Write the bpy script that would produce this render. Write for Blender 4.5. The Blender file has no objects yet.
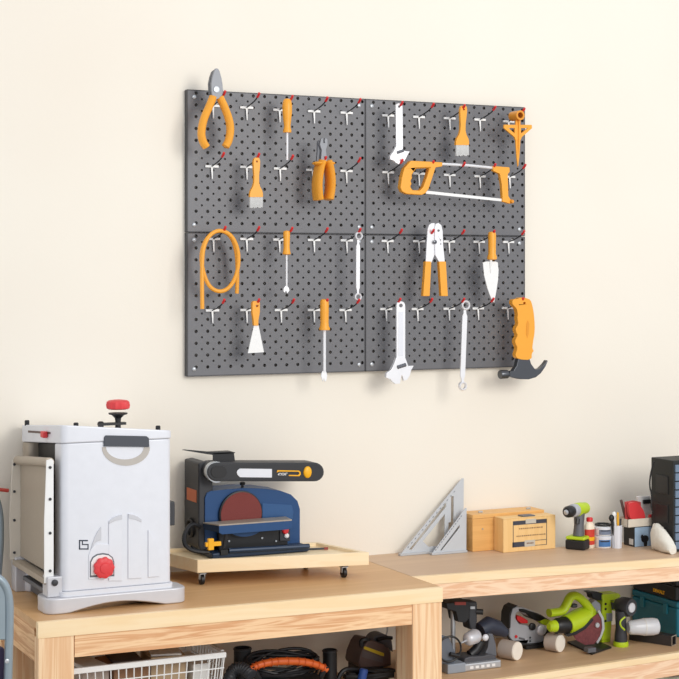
import bpy, math, random
from mathutils import Vector, Matrix
from mathutils.geometry import tessellate_polygon
random.seed(4)
SC = bpy.context.scene
COL = SC.collection
# ------------------------------------------------------------------ camera maths
F = 1620.0; CX = 339.5; HZ = 274.0; TH = math.atan(789/1620.0)
D = 4.75; ZC = 1.8257
CS, SN = math.cos(TH), math.sin(TH)
def A(px, py, y):
    "point on the vertical plane y (parallel to the wall) seen at a pixel"
    u = (px-CX)/F; w = (HZ-py)/F
    s = (D+y)/(CS-u*SN)
    return Vector((s*(CS*u+SN), y, ZC+w*s))
def Z(px, py, z=0.9):
    "point on the level plane z seen at a pixel"
    s = F*(ZC-z)/(py-HZ); u = (px-CX)/F
    return Vector((s*(CS*u+SN), s*(CS-u*SN)-D, z))
def X(px, py, x):
    "point on the plane x"
    u = (px-CX)/F; w = (HZ-py)/F
    s = x/(CS*u+SN)
    return Vector((x, s*(CS-u*SN)-D, ZC+w*s))
def pm(px, y):
    "metres per pixel on plane y"
    u = (px-CX)/F
    return (D+y)/(CS-u*SN)/F

cam = bpy.data.cameras.new('camera'); co = bpy.data.objects.new('camera', cam); COL.objects.link(co)
co.location = (0, -D, ZC); co.rotation_euler = (math.pi/2, 0, -TH)
cam.sensor_width = 36; cam.lens = F/679*36; cam.shift_y = -(339.5-HZ)/679
cam.clip_start = 0.05
SC.camera = co

# ------------------------------------------------------------------ materials
def lin(c):
    r = []
    for v in c[:3]:
        v = v/255.0
        r.append(v/12.92 if v <= .04045 else ((v+.055)/1.055)**2.4)
    return (*r, 1)
_m = {}
def mat(name, col, rough=.5, metal=0, noise=0, nscale=40, bump=0, alpha=1, trans=0, coat=0):
    if name in _m: return _m[name]
    m = bpy.data.materials.new(name); m.use_nodes = True
    nt = m.node_tree; b = nt.nodes['Principled BSDF']
    b.inputs['Base Color'].default_value = lin(col); b.inputs['Roughness'].default_value = rough
    b.inputs['Metallic'].default_value = metal
    if trans: b.inputs['Transmission Weight'].default_value = trans
    if coat: b.inputs['Coat Weight'].default_value = coat
    if alpha < 1: b.inputs['Alpha'].default_value = alpha
    tc = nt.nodes.new('ShaderNodeTexCoord')
    nz = nt.nodes.new('ShaderNodeTexNoise'); nz.inputs['Scale'].default_value = nscale; nz.inputs['Detail'].default_value = 5
    nt.links.new(tc.outputs['Object'], nz.inputs['Vector'])
    n = noise if noise else .04
    mr = nt.nodes.new('ShaderNodeMapRange'); mr.inputs[3].default_value = 1-n; mr.inputs[4].default_value = 1+n
    nt.links.new(nz.outputs['Fac'], mr.inputs[0])
    mx = nt.nodes.new('ShaderNodeVectorMath'); mx.operation = 'SCALE'
    mx.inputs[0].default_value = lin(col)[:3]
    nt.links.new(mr.outputs[0], mx.inputs['Scale']); nt.links.new(mx.outputs[0], b.inputs['Base Color'])
    if bump:
        bp = nt.nodes.new('ShaderNodeBump'); bp.inputs['Strength'].default_value = bump; bp.inputs['Distance'].default_value = .002
        nt.links.new(nz.outputs['Fac'], bp.inputs['Height']); nt.links.new(bp.outputs[0], b.inputs['Normal'])
    _m[name] = m; return m
def wood(name, c1, c2, axis='x', scale=1.0, rough=.55, knots=False, contrast=1.0):
    if name in _m: return _m[name]
    m = bpy.data.materials.new(name); m.use_nodes = True
    nt = m.node_tree; N = nt.nodes; L = nt.links; b = N['Principled BSDF']
    b.inputs['Roughness'].default_value = rough
    tc = N.new('ShaderNodeTexCoord'); mp = N.new('ShaderNodeMapping')
    lo, hi = 1.2*scale, 26*scale
    mp.inputs['Scale'].default_value = {'x': (lo, hi, hi), 'y': (hi, lo, hi), 'z': (hi, hi, lo)}[axis]
    L.new(tc.outputs['Object'], mp.inputs['Vector'])
    nz = N.new('ShaderNodeTexNoise'); nz.inputs['Scale'].default_value = 1.0; nz.inputs['Detail'].default_value = 6; nz.inputs['Distortion'].default_value = .6
    L.new(mp.outputs[0], nz.inputs['Vector'])
    # growth ring bands
    sm = N.new('ShaderNodeMath'); sm.operation = 'MULTIPLY'; sm.inputs[1].default_value = 26
    L.new(nz.outputs['Fac'], sm.inputs[0])
    sn = N.new('ShaderNodeMath'); sn.operation = 'SINE'; L.new(sm.outputs[0], sn.inputs[0])
    ab = N.new('ShaderNodeMapRange'); ab.inputs[1].default_value = -1; ab.inputs[2].default_value = 1
    ab.inputs[3].default_value = .5-.5*contrast; ab.inputs[4].default_value = .5+.5*contrast
    L.new(sn.outputs[0], ab.inputs[0])
    n2 = N.new('ShaderNodeTexNoise'); n2.inputs['Scale'].default_value = 4; n2.inputs['Detail'].default_value = 3
    L.new(tc.outputs['Object'], n2.inputs['Vector'])
    av = N.new('ShaderNodeMath'); av.operation = 'MULTIPLY_ADD'; av.inputs[1].default_value = .6; L.new(ab.outputs[0], av.inputs[0])
    s3 = N.new('ShaderNodeMath'); s3.operation = 'MULTIPLY'; s3.inputs[1].default_value = .5; L.new(n2.outputs['Fac'], s3.inputs[0]); L.new(s3.outputs[0], av.inputs[2])
    rp = N.new('ShaderNodeValToRGB'); rp.color_ramp.elements[0].color = lin(c1); rp.color_ramp.elements[1].color = lin(c2)
    rp.color_ramp.elements[0].position = .1; rp.color_ramp.elements[1].position = .95
    L.new(av.outputs[0], rp.inputs[0])
    out = rp.outputs[0]
    if knots:
        vo = N.new('ShaderNodeTexVoronoi'); vo.inputs['Scale'].default_value = 3.2; L.new(tc.outputs['Object'], vo.inputs['Vector'])
        kr = N.new('ShaderNodeMapRange'); kr.inputs[1].default_value = .05; kr.inputs[2].default_value = .11; kr.inputs[3].default_value = 1; kr.inputs[4].default_value = 0
        L.new(vo.outputs['Distance'], kr.inputs[0])
        mix = N.new('ShaderNodeMix'); mix.data_type = 'RGBA'; L.new(kr.outputs[0], mix.inputs[0]); L.new(out, mix.inputs[6]); mix.inputs[7].default_value = lin((168, 96, 48))
        out = mix.outputs[2]
    L.new(out, b.inputs['Base Color'])
    _m[name] = m; return m

ORANGE = mat('orange_rubber', (242, 166, 48), .42)
ORANGED = mat('deep_orange_plastic', (226, 148, 36), .4)
CHROME = mat('bright_chrome', (236, 236, 238), .34, .35)
STEEL = mat('satin_steel', (196, 200, 204), .35, .6)
DARKSTEEL = mat('dark_forged_steel', (92, 94, 98), .3, .85)
BLACK = mat('black_plastic', (26, 26, 28), .45)
SOFTBLACK = mat('charcoal_plastic', (52, 53, 57), .5)
RED = mat('red_plastic', (214, 40, 44), .42)
REDSOFT = mat('coral_red_plastic', (222, 62, 66), .45)
WHITEM = mat('white_enamel', (238, 238, 236), .4)
JAWM = mat('matte_jaw_steel', (140,142,147), .5, .3)
PEG = mat('grey_powder_coat', (110, 110, 113), .5, .25, .05, 90, .1)
PEGEDGE = mat('grey_powder_coat_edge', (72, 72, 75), .5, .2)
SILVER = mat('silver_painted_metal', (208, 208, 212), .38, .25)
SILVERL = mat('pale_silver_plastic', (226, 228, 234), .36, .1)
BEIGE = mat('warm_grey_metal', (176, 164, 148), .45, .3)
CREAMM = mat('cream_painted_metal', (222, 214, 200), .45, .1)
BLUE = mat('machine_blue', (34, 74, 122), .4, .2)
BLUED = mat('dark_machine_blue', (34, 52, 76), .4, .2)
ABRASIVE = mat('rust_red_abrasive', (126, 62, 58), .95, 0, .25, 300, .6)
TAN = mat('worn_table_steel', (170, 160, 146), .5, .35, .12, 60)
LIME = mat('lime_plastic', (186, 212, 32), .42)
TEAL = mat('teal_plastic', (18, 108, 128), .45)
YELLOW = mat('yellow_plastic', (246, 180, 20), .4)
TOOLGREY = mat('tool_grey_plastic', (178, 180, 186), .45)
GUNGREY = mat('gunmetal_grey', (104, 106, 112), .45, .3)
CHAIRG = mat('blue_grey_enamel', (150, 164, 172), .35, .4)
NAVY = mat('navy_plastic', (34, 48, 80), .45)
BROWN = mat('dark_brown_plastic', (92, 72, 66), .5)
CARD = mat('brown_card', (150, 112, 84), .8)
PAPER = mat('white_paper', (226, 224, 220), .7)
CLOTH = mat('white_cloth', (228, 224, 212), .9, 0, .1, 90, .6)
RUST = mat('rusty_red', (150, 60, 50), .6)
CORK = mat('birch_end', (246, 238, 224), .6)
TAUPE = mat('taupe_plastic', (196, 182, 170), .6)
INK = mat('dark_ink', (50, 56, 72), .7)
WPINE = wood('pine_edge', (246, 212, 160), (252, 228, 188), 'x', 1, .5, contrast=.6)
WRAIL = wood('pine_rail', (216, 154, 104), (250, 212, 166), 'x', 1.9, .5, True)
WRAILP = wood('pale_pine_rail', (232, 180, 138), (252, 220, 186), 'x', 1.7, .5, True, 1)
WLEG = wood('pine_leg', (230, 178, 130), (252, 220, 178), 'z', 1.3, .5, True)
WSIDE = wood('pine_side', (190, 130, 82), (240, 200, 152), 'y', 1.9, .5)
WTOP = wood('plywood_top', (198, 152, 102), (222, 180, 130), 'x', .45, .45, contrast=.5)
WTOPR = wood('plywood_top_pale', (196, 164, 134), (214, 184, 152), 'x', .45, .5, contrast=.5)
WSHELF = wood('plywood_shelf', (196, 160, 122), (216, 182, 142), 'x', .45, .55, contrast=.5)
WTRAY = wood('maple_tray', (246, 218, 172), (253, 234, 198), 'x', .7, .5, contrast=.5)
WBOX = wood('honey_box', (216, 158, 86), (240, 190, 118), 'x', 1.2, .45, contrast=.5)
WBOX2 = wood('pale_honey_box', (230, 184, 114), (246, 208, 146), 'z', 1.2, .45, contrast=.4)

# ------------------------------------------------------------------ mesh builder
class M:
    def __init__(s): s.v = []; s.f = []; s.mi = []; s.cur = 0
    def add(s, vs, fs):
        b = len(s.v); s.v += [Vector(v) for v in vs]
        for f in fs: s.f.append([b+i for i in f]); s.mi.append(s.cur)
        return s
    def box(s, x0, x1, y0, y1, z0, z1):
        return s.hexa([(x0,y0,z0),(x1,y0,z0),(x1,y1,z0),(x0,y1,z0)], [(x0,y0,z1),(x1,y0,z1),(x1,y1,z1),(x0,y1,z1)])
    def hexa(s, lo, hi):
        return s.add(list(lo)+list(hi), [(3,2,1,0),(4,5,6,7),(0,1,5,4),(1,2,6,5),(2,3,7,6),(3,0,4,7)])
    def obox(s, c, size, rot=None):
        c = Vector(c); R = rot or Matrix.Identity(3); h = [q/2 for q in size]
        P = lambda a,b,d: c+R@Vector((a*h[0], b*h[1], d*h[2]))
        return s.hexa([P(-1,-1,-1),P(1,-1,-1),P(1,1,-1),P(-1,1,-1)], [P(-1,-1,1),P(1,-1,1),P(1,1,1),P(-1,1,1)])
    def prism(s, loop, vec, holes=()):
        "closed planar loop of 3-D points pushed along vec"
        vec = Vector(vec); loops = [[Vector(p) for p in loop]]+[[Vector(p) for p in h] for h in holes]
        tris = tessellate_polygon(loops); flat = [p for l in loops for p in l]; n = len(flat)
        fs = [tuple(t) for t in tris]+[tuple(n+i for i in reversed(t)) for t in tris]
        b = 0
        for l in loops:
            k = len(l)
            for i in range(k):
                a, c = b+i, b+(i+1) % k
                fs.append((a, c, n+c, n+a))
            b += k
        s.add(flat+[p+vec for p in flat], fs); return s
    def tube(s, pts, r, n=10, sy=1.0, caps=True, closed=False):
        pts = [Vector(p) for p in pts]; k = len(pts)
        rs = r if isinstance(r, (list, tuple)) else [r]*k
        vs = []; fs = []; prev = None
        for i, p in enumerate(pts):
            if closed: t = pts[(i+1) % k]-pts[i-1]
            else: t = pts[min(i+1, k-1)]-pts[max(i-1, 0)]
            t.normalize()
            ref = Vector((0,1,0)) if abs(t.y) < .9 else Vector((0,0,1))
            if prev is None: a = (ref-t*ref.dot(t)).normalized()
            else:
                a = prev-t*prev.dot(t); a = a.normalized() if a.length > 1e-6 else (ref-t*ref.dot(t)).normalized()
            prev = a; b = t.cross(a)
            for j in range(n):
                q = 2*math.pi*j/n
                vs.append(p+(a*math.cos(q)*sy+b*math.sin(q))*rs[i])
        for i in range(k if closed else k-1):
            for j in range(n):
                i2 = (i+1) % k; j2 = (j+1) % n
                fs.append((i*n+j, i*n+j2, i2*n+j2, i2*n+j))
        if caps and not closed: fs.append(tuple(range(n-1, -1, -1))); fs.append(tuple((k-1)*n+j for j in range(n)))
        return s.add(vs, fs)
    def lathe(s, o, axis, prof, n=20, sy=1.0):
        o = Vector(o); ax = Vector(axis).normalized()
        pts = [o+ax*t for t, _ in prof]; vs = []
        ref = Vector((0,1,0)) if abs(ax.y) < .9 else Vector((1,0,0))
        a = (ref-ax*ref.dot(ax)).normalized(); b = ax.cross(a)
        for p, (_, r) in zip(pts, prof):
            for j in range(n):
                q = 2*math.pi*j/n; vs.append(p+(a*math.cos(q)*sy+b*math.sin(q))*max(r, 1e-5))
        fs = [(i*n+j, i*n+(j+1) % n, (i+1)*n+(j+1) % n, (i+1)*n+j) for i in range(len(prof)-1) for j in range(n)]
        fs += [tuple(range(n-1,-1,-1)), tuple((len(prof)-1)*n+j for j in range(n))]
        return s.add(vs, fs)
    def ell(s, c, rad, n=16, m=10, rot=None):
        c = Vector(c); vs = []; R = rot or Matrix.Identity(3)
        for i in range(m+1):
            ph = math.pi*i/m
            for j in range(n):
                q = 2*math.pi*j/n
                vs.append(c+R@Vector((rad[0]*math.sin(ph)*math.cos(q), rad[1]*math.sin(ph)*math.sin(q), rad[2]*math.cos(ph))))
        fs = [(i*n+j, (i+1)*n+j, (i+1)*n+(j+1) % n, i*n+(j+1) % n) for i in range(m) for j in range(n)]
        return s.add(vs, fs)
    def ring(s, c, R, r, normal=(0,1,0), n=24, k=8, sy=1):
        c = Vector(c); ax = Vector(normal).normalized(); ref = Vector((0,0,1)) if abs(ax.z) < .9 else Vector((1,0,0))
        a = (ref-ax*ref.dot(ax)).normalized(); b = ax.cross(a)
        return s.tube([c+(a*math.cos(2*math.pi*i/n)+b*math.sin(2*math.pi*i/n))*R for i in range(n)], r, k, closed=True, sy=sy)
    def build(s, name, m, parent=None, bevel=0, seg=2, smooth=True, ang=35, **kw):
        o0 = Vector((0,0,0)); p = parent
        while p is not None: o0 = o0+p.location; p = p.parent
        me = bpy.data.meshes.new(name)
        me.from_pydata([v-o0 for v in s.v], [], s.f); me.validate()
        ms = m if isinstance(m, (list, tuple)) else [m]
        for q in ms: me.materials.append(q)
        if len(ms) > 1 and len(me.polygons) == len(s.mi):
            for pl, i in zip(me.polygons, s.mi): pl.material_index = i
        import bmesh
        b = bmesh.new(); b.from_mesh(me); bmesh.ops.remove_doubles(b, verts=b.verts, dist=1e-6)
        bmesh.ops.recalc_face_normals(b, faces=b.faces); b.to_mesh(me); b.free()
        o = bpy.data.objects.new(name, me); COL.objects.link(o)
        if parent is not None: o.parent = parent
        if smooth:
            for pl in me.polygons: pl.use_smooth = True
            me.set_sharp_from_angle(angle=math.radians(ang))
        if bevel:
            bv = o.modifiers.new('bevel', 'BEVEL'); bv.width = bevel; bv.segments = seg; bv.limit_method = 'ANGLE'
            bv.angle_limit = math.radians(40); bv.harden_normals = True
        for k_, v_ in kw.items(): o[k_] = v_
        return o
def thing(name, label, cat, loc, group=None):
    o = bpy.data.objects.new(name, None); COL.objects.link(o); o.location = loc
    o.empty_display_size = .05
    o['label'] = label; o['category'] = cat
    if group: o['group'] = group
    return o
def tag(o, label, cat, group=None):
    o['label'] = label; o['category'] = cat
    if group: o['group'] = group
    return o
def T(pts, y): return [A(p[0], p[1], y) for p in pts]
def tz(pts, z): return [Z(p[0], p[1], z) for p in pts]
def sm(pts, it=2):
    "Chaikin smoothing of an open path"
    for _ in range(it):
        q = [pts[0]]
        for a, b in zip(pts, pts[1:]):
            a = Vector(a); b = Vector(b); q += [a*.75+b*.25, a*.25+b*.75]
        q.append(pts[-1]); pts = q
    return pts
def smc(pts, it=2):
    for _ in range(it):
        q = []
        for i in range(len(pts)):
            a = Vector(pts[i]); b = Vector(pts[(i+1) % len(pts)]); q += [a*.75+b*.25, a*.25+b*.75]
        pts = q
    return pts
def text(string, size, loc, m, parent, name='lettering', rot=(math.pi/2,0,0), extrude=.0004, shear=0, bold=0):
    c = bpy.data.curves.new('t', 'FONT'); c.body = string; c.size = size; c.extrude = extrude; c.align_x = 'CENTER'; c.align_y = 'CENTER'; c.shear = shear; c.offset = bold
    t = bpy.data.objects.new('t', c); COL.objects.link(t)
    dg = bpy.context.evaluated_depsgraph_get()
    me = bpy.data.meshes.new_from_object(t.evaluated_get(dg))
    bpy.data.objects.remove(t)
    o0 = Vector((0,0,0)); p = parent
    while p is not None: o0 = o0+p.location; p = p.parent
    R = Matrix.Rotation(rot[2], 4, 'Z')@Matrix.Rotation(rot[1], 4, 'Y')@Matrix.Rotation(rot[0], 4, 'X')
    me.transform(Matrix.Translation(Vector(loc)-o0)@R)
    me.materials.clear(); me.materials.append(m)
    o = bpy.data.objects.new(name, me); COL.objects.link(o); o.parent = parent
    return o

# ------------------------------------------------------------------ setting
def struct(name, m, mt):
    o = m.build(name, mt, smooth=False); o['kind'] = 'structure'; return o
wm = bpy.data.materials.new('cream_wall_paint'); wm.use_nodes = True
nt = wm.node_tree; b = nt.nodes['Principled BSDF']; b.inputs['Roughness'].default_value = .85; b.inputs['Specular IOR Level'].default_value = .2
tc = nt.nodes.new('ShaderNodeTexCoord'); n1 = nt.nodes.new('ShaderNodeTexNoise'); n1.inputs['Scale'].default_value = 1.3; n1.inputs['Detail'].default_value = 2
rp = nt.nodes.new('ShaderNodeValToRGB'); rp.color_ramp.elements[0].position = .3; rp.color_ramp.elements[1].position = .7
rp.color_ramp.elements[0].color = lin((239, 231, 217)); rp.color_ramp.elements[1].color = lin((242, 236, 223))
nt.links.new(tc.outputs['Object'], n1.inputs['Vector']); nt.links.new(n1.outputs['Fac'], rp.inputs[0]); nt.links.new(rp.outputs[0], b.inputs['Base Color'])
n2 = nt.nodes.new('ShaderNodeTexNoise'); n2.inputs['Scale'].default_value = 120; bp = nt.nodes.new('ShaderNodeBump'); bp.inputs['Strength'].default_value = .12; bp.inputs['Distance'].default_value = .002
nt.links.new(tc.outputs['Object'], n2.inputs['Vector']); nt.links.new(n2.outputs['Fac'], bp.inputs['Height']); nt.links.new(bp.outputs[0], b.inputs['Normal'])
struct('wall_back', M().box(-1.5, 6, 0, .12, 0, 3.2), wm)
struct('floor', M().box(-1.5, 6, -6, 0, -.1, 0), mat('concrete_floor', (176, 170, 160), .7, 0, .12, 6, .2))

# ------------------------------------------------------------------ pegboard
PY = -.022
xl = A(187, 230, PY).x; xr = A(525, 230, PY).x; xm = A(365.3, 230, PY).x
zt = (A(187, 89, PY).z+A(525, 107, PY).z)/2; zb = (A(187, 377, PY).z+A(525, 367, PY).z)/2; zm = A(187, 232.3, PY).z
def panel(x0, x1, z0, z1, label):
    x0 += .0012; x1 -= .0012; z0 += .0018; z1 -= .0018
    t = thing('pegboard_panel', label, 'pegboard', ((x0+x1)/2, 0, z0), 'grey perforated panels making up the tool board')
    m = M(); nc, nr = 32, 24
    cw, ch = (x1-x0)/nc, (z1-z0)/nr
    for i in range(nc):
        for j in range(nr):
            a, c = x0+i*cw, z0+j*ch
            if (i+j) % 2 == 0 and 0 < i and 0 < j:
                r = .0056 if i % 2 == 1 else .0037
                cx, cz = a+cw/2, c+ch/2
                oc = [(cx+r*math.cos(math.pi*(k/4+.125)), cz+r*math.sin(math.pi*(k/4+.125))) for k in range(8)]
                cr = [(a+cw, c+ch), (a, c+ch), (a, c), (a+cw, c)]
                vs = [(x, PY, z) for x, z in oc]+[(x, PY, z) for x, z in cr]+[(x, PY+.004, z) for x, z in oc]
                fs = [(0,8,1),(1,8,9,2),(2,9,3),(3,9,10,4),(4,10,5),(5,10,11,6),(6,11,7),(7,11,8,0)]
                fs += [(k, (k+1) % 8, 12+(k+1) % 8, 12+k) for k in range(8)]
                m.add(vs, fs)
            else: m.add([(a,PY,c),(a+cw,PY,c),(a+cw,PY,c+ch),(a,PY,c+ch)], [(0,1,2,3)])
    m.build('perforated_sheet', PEG, t, smooth=False)
    e = M(); w = .002
    e.box(x0-.0006, x0+w, PY-.0006, 0, z0, z1); e.box(x1-w, x1+.0006, PY-.0006, 0, z0, z1); e.box(x0, x1, PY-.0006, 0, z0-.0008, z0+w); e.box(x0, x1, PY-.0006, 0, z1-w, z1+.0008)
    e.build('folded_edge', PEGEDGE, t, smooth=False)
    for sx in (x0+.022, x1-.022):
        for sz in (z0+.022, z1-.022):
            M().lathe((sx, PY-.0005, sz), (0,-1,0), [(0,.0065),(.0015,.0065),(.003,.0045),(.0034,.001)], 12).build('screw', STEEL, t)
    return t
panel(xl, xm, zm, zt, 'upper left grey perforated metal panel behind the large orange pliers')
panel(xm, xr, zm, zt, 'upper right grey perforated metal panel behind the orange hacksaw')
panel(xl, xm, zb, zm, 'lower left grey perforated metal panel behind the coiled orange hose')
panel(xm, xr, zb, zm, 'lower right grey perforated metal panel behind the claw hammer')

# hooks: one built with parts, the rest copied
ROWS = [
 [(213,105.8),(246.6,107.6),(279.5,110),(314,111.3),(346.5,112.8),(388,115.5),(418.8,117),(449.5,118.3),(479.8,119.7),(508.5,121.5)],
 [(211.8,166.4),(246.6,167),(280,168.6),(312.5,170),(346.3,171),(388,172.3),(418.8,173.6),(449.5,175),(479.8,176.3),(509.5,176.8)],
 [(213.4,239),(246.6,239),(279.3,239.6),(314,240),(346.6,240.4),(387.4,241),(418.8,241.2),(449,241.5),(478.9,241.8),(508.3,242)],
 [(212.3,310.4),(246.6,310),(281,310),(314,310),(345.3,310),(386,309),(417.4,309),(449,308.7),(478,308.4),(507.5,308)]]
HOLD = {(0,0):'holding the large orange pliers',(0,2):'holding the medium screwdriver',(0,5):'holding the smaller adjustable wrench',(0,7):'holding the right orange paintbrush',(0,9):'holding the tapered reamer',
 (1,1):'holding the left orange paintbrush',(1,3):'holding the orange side cutters',(1,6):'carrying the hacksaw handle',(1,8):'inside the hacksaw frame at its far end',
 (2,0):'holding the coiled orange hose',(2,2):'holding the small thin screwdriver',(2,4):'holding the small ring spanner',(2,6):'holding the wire strippers',(2,8):'holding the garden trowel',
 (3,1):'holding the orange scraper',(3,3):'holding the big orange screwdriver',(3,5):'holding the large adjustable wrench',(3,7):'holding the long ring spanner',(3,9):'holding the claw hammer'}
ORD = ['first','second','third','fourth','fifth']
hk = None; hparts = []
for ri, row in enumerate(ROWS):
    for ci, (hx, hy) in enumerate(row):
        p = A(hx, hy, PY-.004)
        st = HOLD.get((ri, ci), 'empty')
        lab = '%s hook %s, %s row of %s panels' % (ORD[ci % 5], st, ['top','second','third','bottom'][ri], 'left' if ci < 5 else 'right')
        if hk is None:
            hk = thing('peg_hook', lab, 'hook', p, 'red tipped peg hooks on the board'); q = p
            m = M(); m.obox(q, (.044,.006,.0075)); m.prism([q+Vector((-.0035,-.002,-.002)), q+Vector((.0035,-.002,-.002)), q+Vector((.0012,-.006,-.040)), q+Vector((-.0012,-.006,-.040))], (0,.0025,0))
            m.prism([q+Vector((.003,-.001,.002)), q+Vector((.013,-.001,.002)), q+Vector((.013,-.012,.010)), q+Vector((.009,-.012,.010))], (0,.003,0))
            m.build('back_bracket', WHITEM, hk, .0006)
            rod = sm([q, q+Vector((.0,-.03,.006)), q+Vector((.0,-.070,.016)), q+Vector((.0,-.090,.026))], 1)
            M().tube(rod, .0022, 8).build('hook_rod', mat('dark_steel_rod', (70,70,74), .35, .7), hk)
            M().tube([q+Vector((.0,-.087,.0245)), q+Vector((.0,-.096,.030)), q+Vector((.0,-.102,.036))], .0040, 8).build('rubber_tip', RED, hk)
            hparts = list(hk.children)
        else:
            o = hk.copy(); COL.objects.link(o); o.location = p; o['label'] = lab
            for c in hparts:
                d = c.copy(); COL.objects.link(d); d.parent = o

TY = -.112   # plane in which the tools hang
def lathe_px(m, cx, prof, y, n=18, sy=1):
    "prof: (py, half width px) top to bottom"
    k = pm(cx, y)
    a = A(cx, prof[0][0], y)
    return m.lathe(a, (0,0,-1), [(a.z-A(cx, py, y).z, h*k) for py, h in prof], n, sy)
def handle(m, path, r, y, sy=1.0, n=12):
    k = pm(path[0][0], y)
    P = sm(T(path, y), 2); 
    rr = [r*k*(.72 if i in (0, len(P)-1) else 1) for i in range(len(P))] if not isinstance(r, list) else None
    m.tube(P, rr, n, sy=sy); return m
def plate(m, pts, y, th, holes=(), it=0):
    P = T(pts, y-th/2)
    if it: P = smc(P, it)
    return m.prism(P, (0, th, 0), [T(h, y-th/2) for h in holes])
def circ(cx, cy, r, n=14, ry=None):
    ry = ry or r
    return [(cx+r*math.cos(2*math.pi*i/n), cy+ry*math.sin(2*math.pi*i/n)) for i in range(n)]

# 1 large pliers
t = thing('pliers', 'large combination pliers with long bowed orange handles in the top left corner', 'pliers', A(215,147,TY))
m = M(); plate(m, [(214.3,70.8),(216,68.3),(218.2,68.6),(219.6,71),(221.6,78),(222.6,84),(223.2,92),(221,97.5),(216,99.5),(212.4,96),(211.5,90),(211.3,83.6),(212.4,77)], TY-.006, .011)
m.build('jaw', JAWM, t, .001)
m = M(); plate(m, [(212.6,71.5),(215,69.5),(217,72),(218,90),(216,99),(211,97),(209.9,93),(209.3,84),(210.6,77)], TY+.007, .014); m.build('rear_jaw', GUNGREY, t, .001)
M().lathe(A(216.6,89.5,TY-.012), (0,-1,0), [(0,.010),(.002,.010),(.003,.006)], 16).build('pivot', STEEL, t)
m = M(); handle(m, [(213.6,96),(209,107),(203.6,119),(201,132),(202.3,141),(206.6,147.5)], 3.9, TY, 1.25); m.build('handle', ORANGE, t)
m = M(); handle(m, [(219.4,96.5),(224.5,107),(229.3,120),(230.6,130),(228.8,141),(225.2,147)], 3.9, TY, 1.25); m.build('handle', ORANGE, t)
# 2 medium screwdriver
def driver(name_lab, cx, hp, shaft, tip=None, sr=1.15, y=TY):
    t = thing('screwdriver', name_lab, 'screwdriver', A(cx, shaft, y))
    m = M(); lathe_px(m, cx, hp, y); m.build('handle', ORANGE, t)
    m = M(); lathe_px(m, cx, [(hp[-1][0]-2, sr), (shaft, sr)], y, 10); m.build('shaft', CHROME, t)
    if tip:
        a, b_ = tip
        m = M(); plate(m, [(cx-sr,a),(cx-2.6,a+2),(cx-3.2,a+5),(cx-1.6,b_),(cx-.6,b_-3),(cx+.8,b_+.5),(cx+2.2,b_-1.5),(cx+3,a+4.5),(cx+2.4,a+2),(cx+sr,a)], y, .004); m.build('blade_tip', CHROME, t, .0008)
    return t
driver('medium screwdriver with bulbous orange handle in the top row, second tool from left', 287.2, [(98.6,1.5),(99.3,3.2),(101,4.2),(106,5),(113,4.8),(120,4),(126,3.3),(128.5,3.6),(130.5,4.3),(132.5,4.2)], 160)
t2 = driver('small thin screwdriver with orange handle hanging in the third row', 286.6, [(230.6,1.5),(231.2,3),(233,3.5),(240,3.3),(248,3.1),(251,3.6),(254,4.3),(254.8,3)], 287, (286,293), 1.0)
driver('big screwdriver with thick orange handle overlapping the bottom row', 324.4, [(299,2),(299.8,3.8),(302,4.4),(312,4.4),(322,4.2),(326,4.5),(328.5,5.6),(330,5.4)], 372, (371,381.5), 1.6)
# brushes
def brush(label, cx, top, dx, y=TY):
    t = thing('paintbrush', label, 'paintbrush', A(cx+dx, top+50, y))
    L = [(0,1.4),(1,2.8),(4,3.4),(10,3.2),(18,2.5),(25,2.6),(29,3.6),(33,5.8),(36,6.5),(39.5,6.6)]
    f = lambda q: cx+dx*q/50
    pts = [(f(q)-h, top+q) for q, h in L]+[(f(q)+h, top+q) for q, h in reversed(L)]
    m = M(); plate(m, pts, y, .012, [circ(cx, top+4, 1.0, 8)]); m.build('handle', ORANGE, t, .002)
    m = M(); random.seed(5)
    n = 15
    x0 = f(39)-6.3
    for i in range(n):
        a = x0+12.6*i/n; e = random.uniform(-.5,.8)
        plate(m, [(a,top+39),(a+12.6/n*.94,top+39),(a+12.6/n*.9,top+50+e),(a+.1,top+50+e)], y, .008+random.uniform(-.001,.001))
    m.build('bristles', mat('pale_bristles', (206,206,204), .8, 0, .2, 300), t, kind='stuff'); return t
brush('orange paintbrush with pale bristles in the second row left of the side cutters', 257, 157.5, -.6)
brush('orange paintbrush with pale bristles in the top row above the hacksaw', 464, 105.5, -1.8)
# 4 side cutters
t = thing('side_cutters', 'short grey jawed side cutters with fat flanged orange handles', 'pliers', A(322,201,TY))
m = M(); plate(m, [(321.2,138.8),(322.5,137.6),(323.3,140.8),(323.2,143),(325,143),(324.6,140.8),(325.5,137.7),(327.5,139.3),(327.8,144.6),(326,149.9),(327.2,162),(320.8,162),(321.8,149.9),(320,144.6)], TY-.006, .009); m.build('jaw', JAWM, t, .0008)
m = M(); plate(m, [(317.8,141.5),(319.6,140),(320.5,146),(320.6,163),(316.5,163),(317.5,152)], TY+.004, .008); m.build('rear_jaw', GUNGREY, t, .0008)
m = M(); handle(m, [(321.4,160.5),(319,168),(317.2,180),(317.0,190),(318.4,200.5)], 3.8, TY+.006, 2.7); m.build('handle', ORANGE, t)
m = M(); handle(m, [(326.5,160.5),(329,168),(330.4,180),(330,190),(328.2,200)], 3.8, TY+.006, 2.7); m.build('handle', ORANGE, t)
for hx, s_ in ((317.8,1),(329.4,1)):
    M().ell(A(hx,163.4,TY), (.0175,.026,.0062), 16, 8).build('guard', ORANGE, t)
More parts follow.
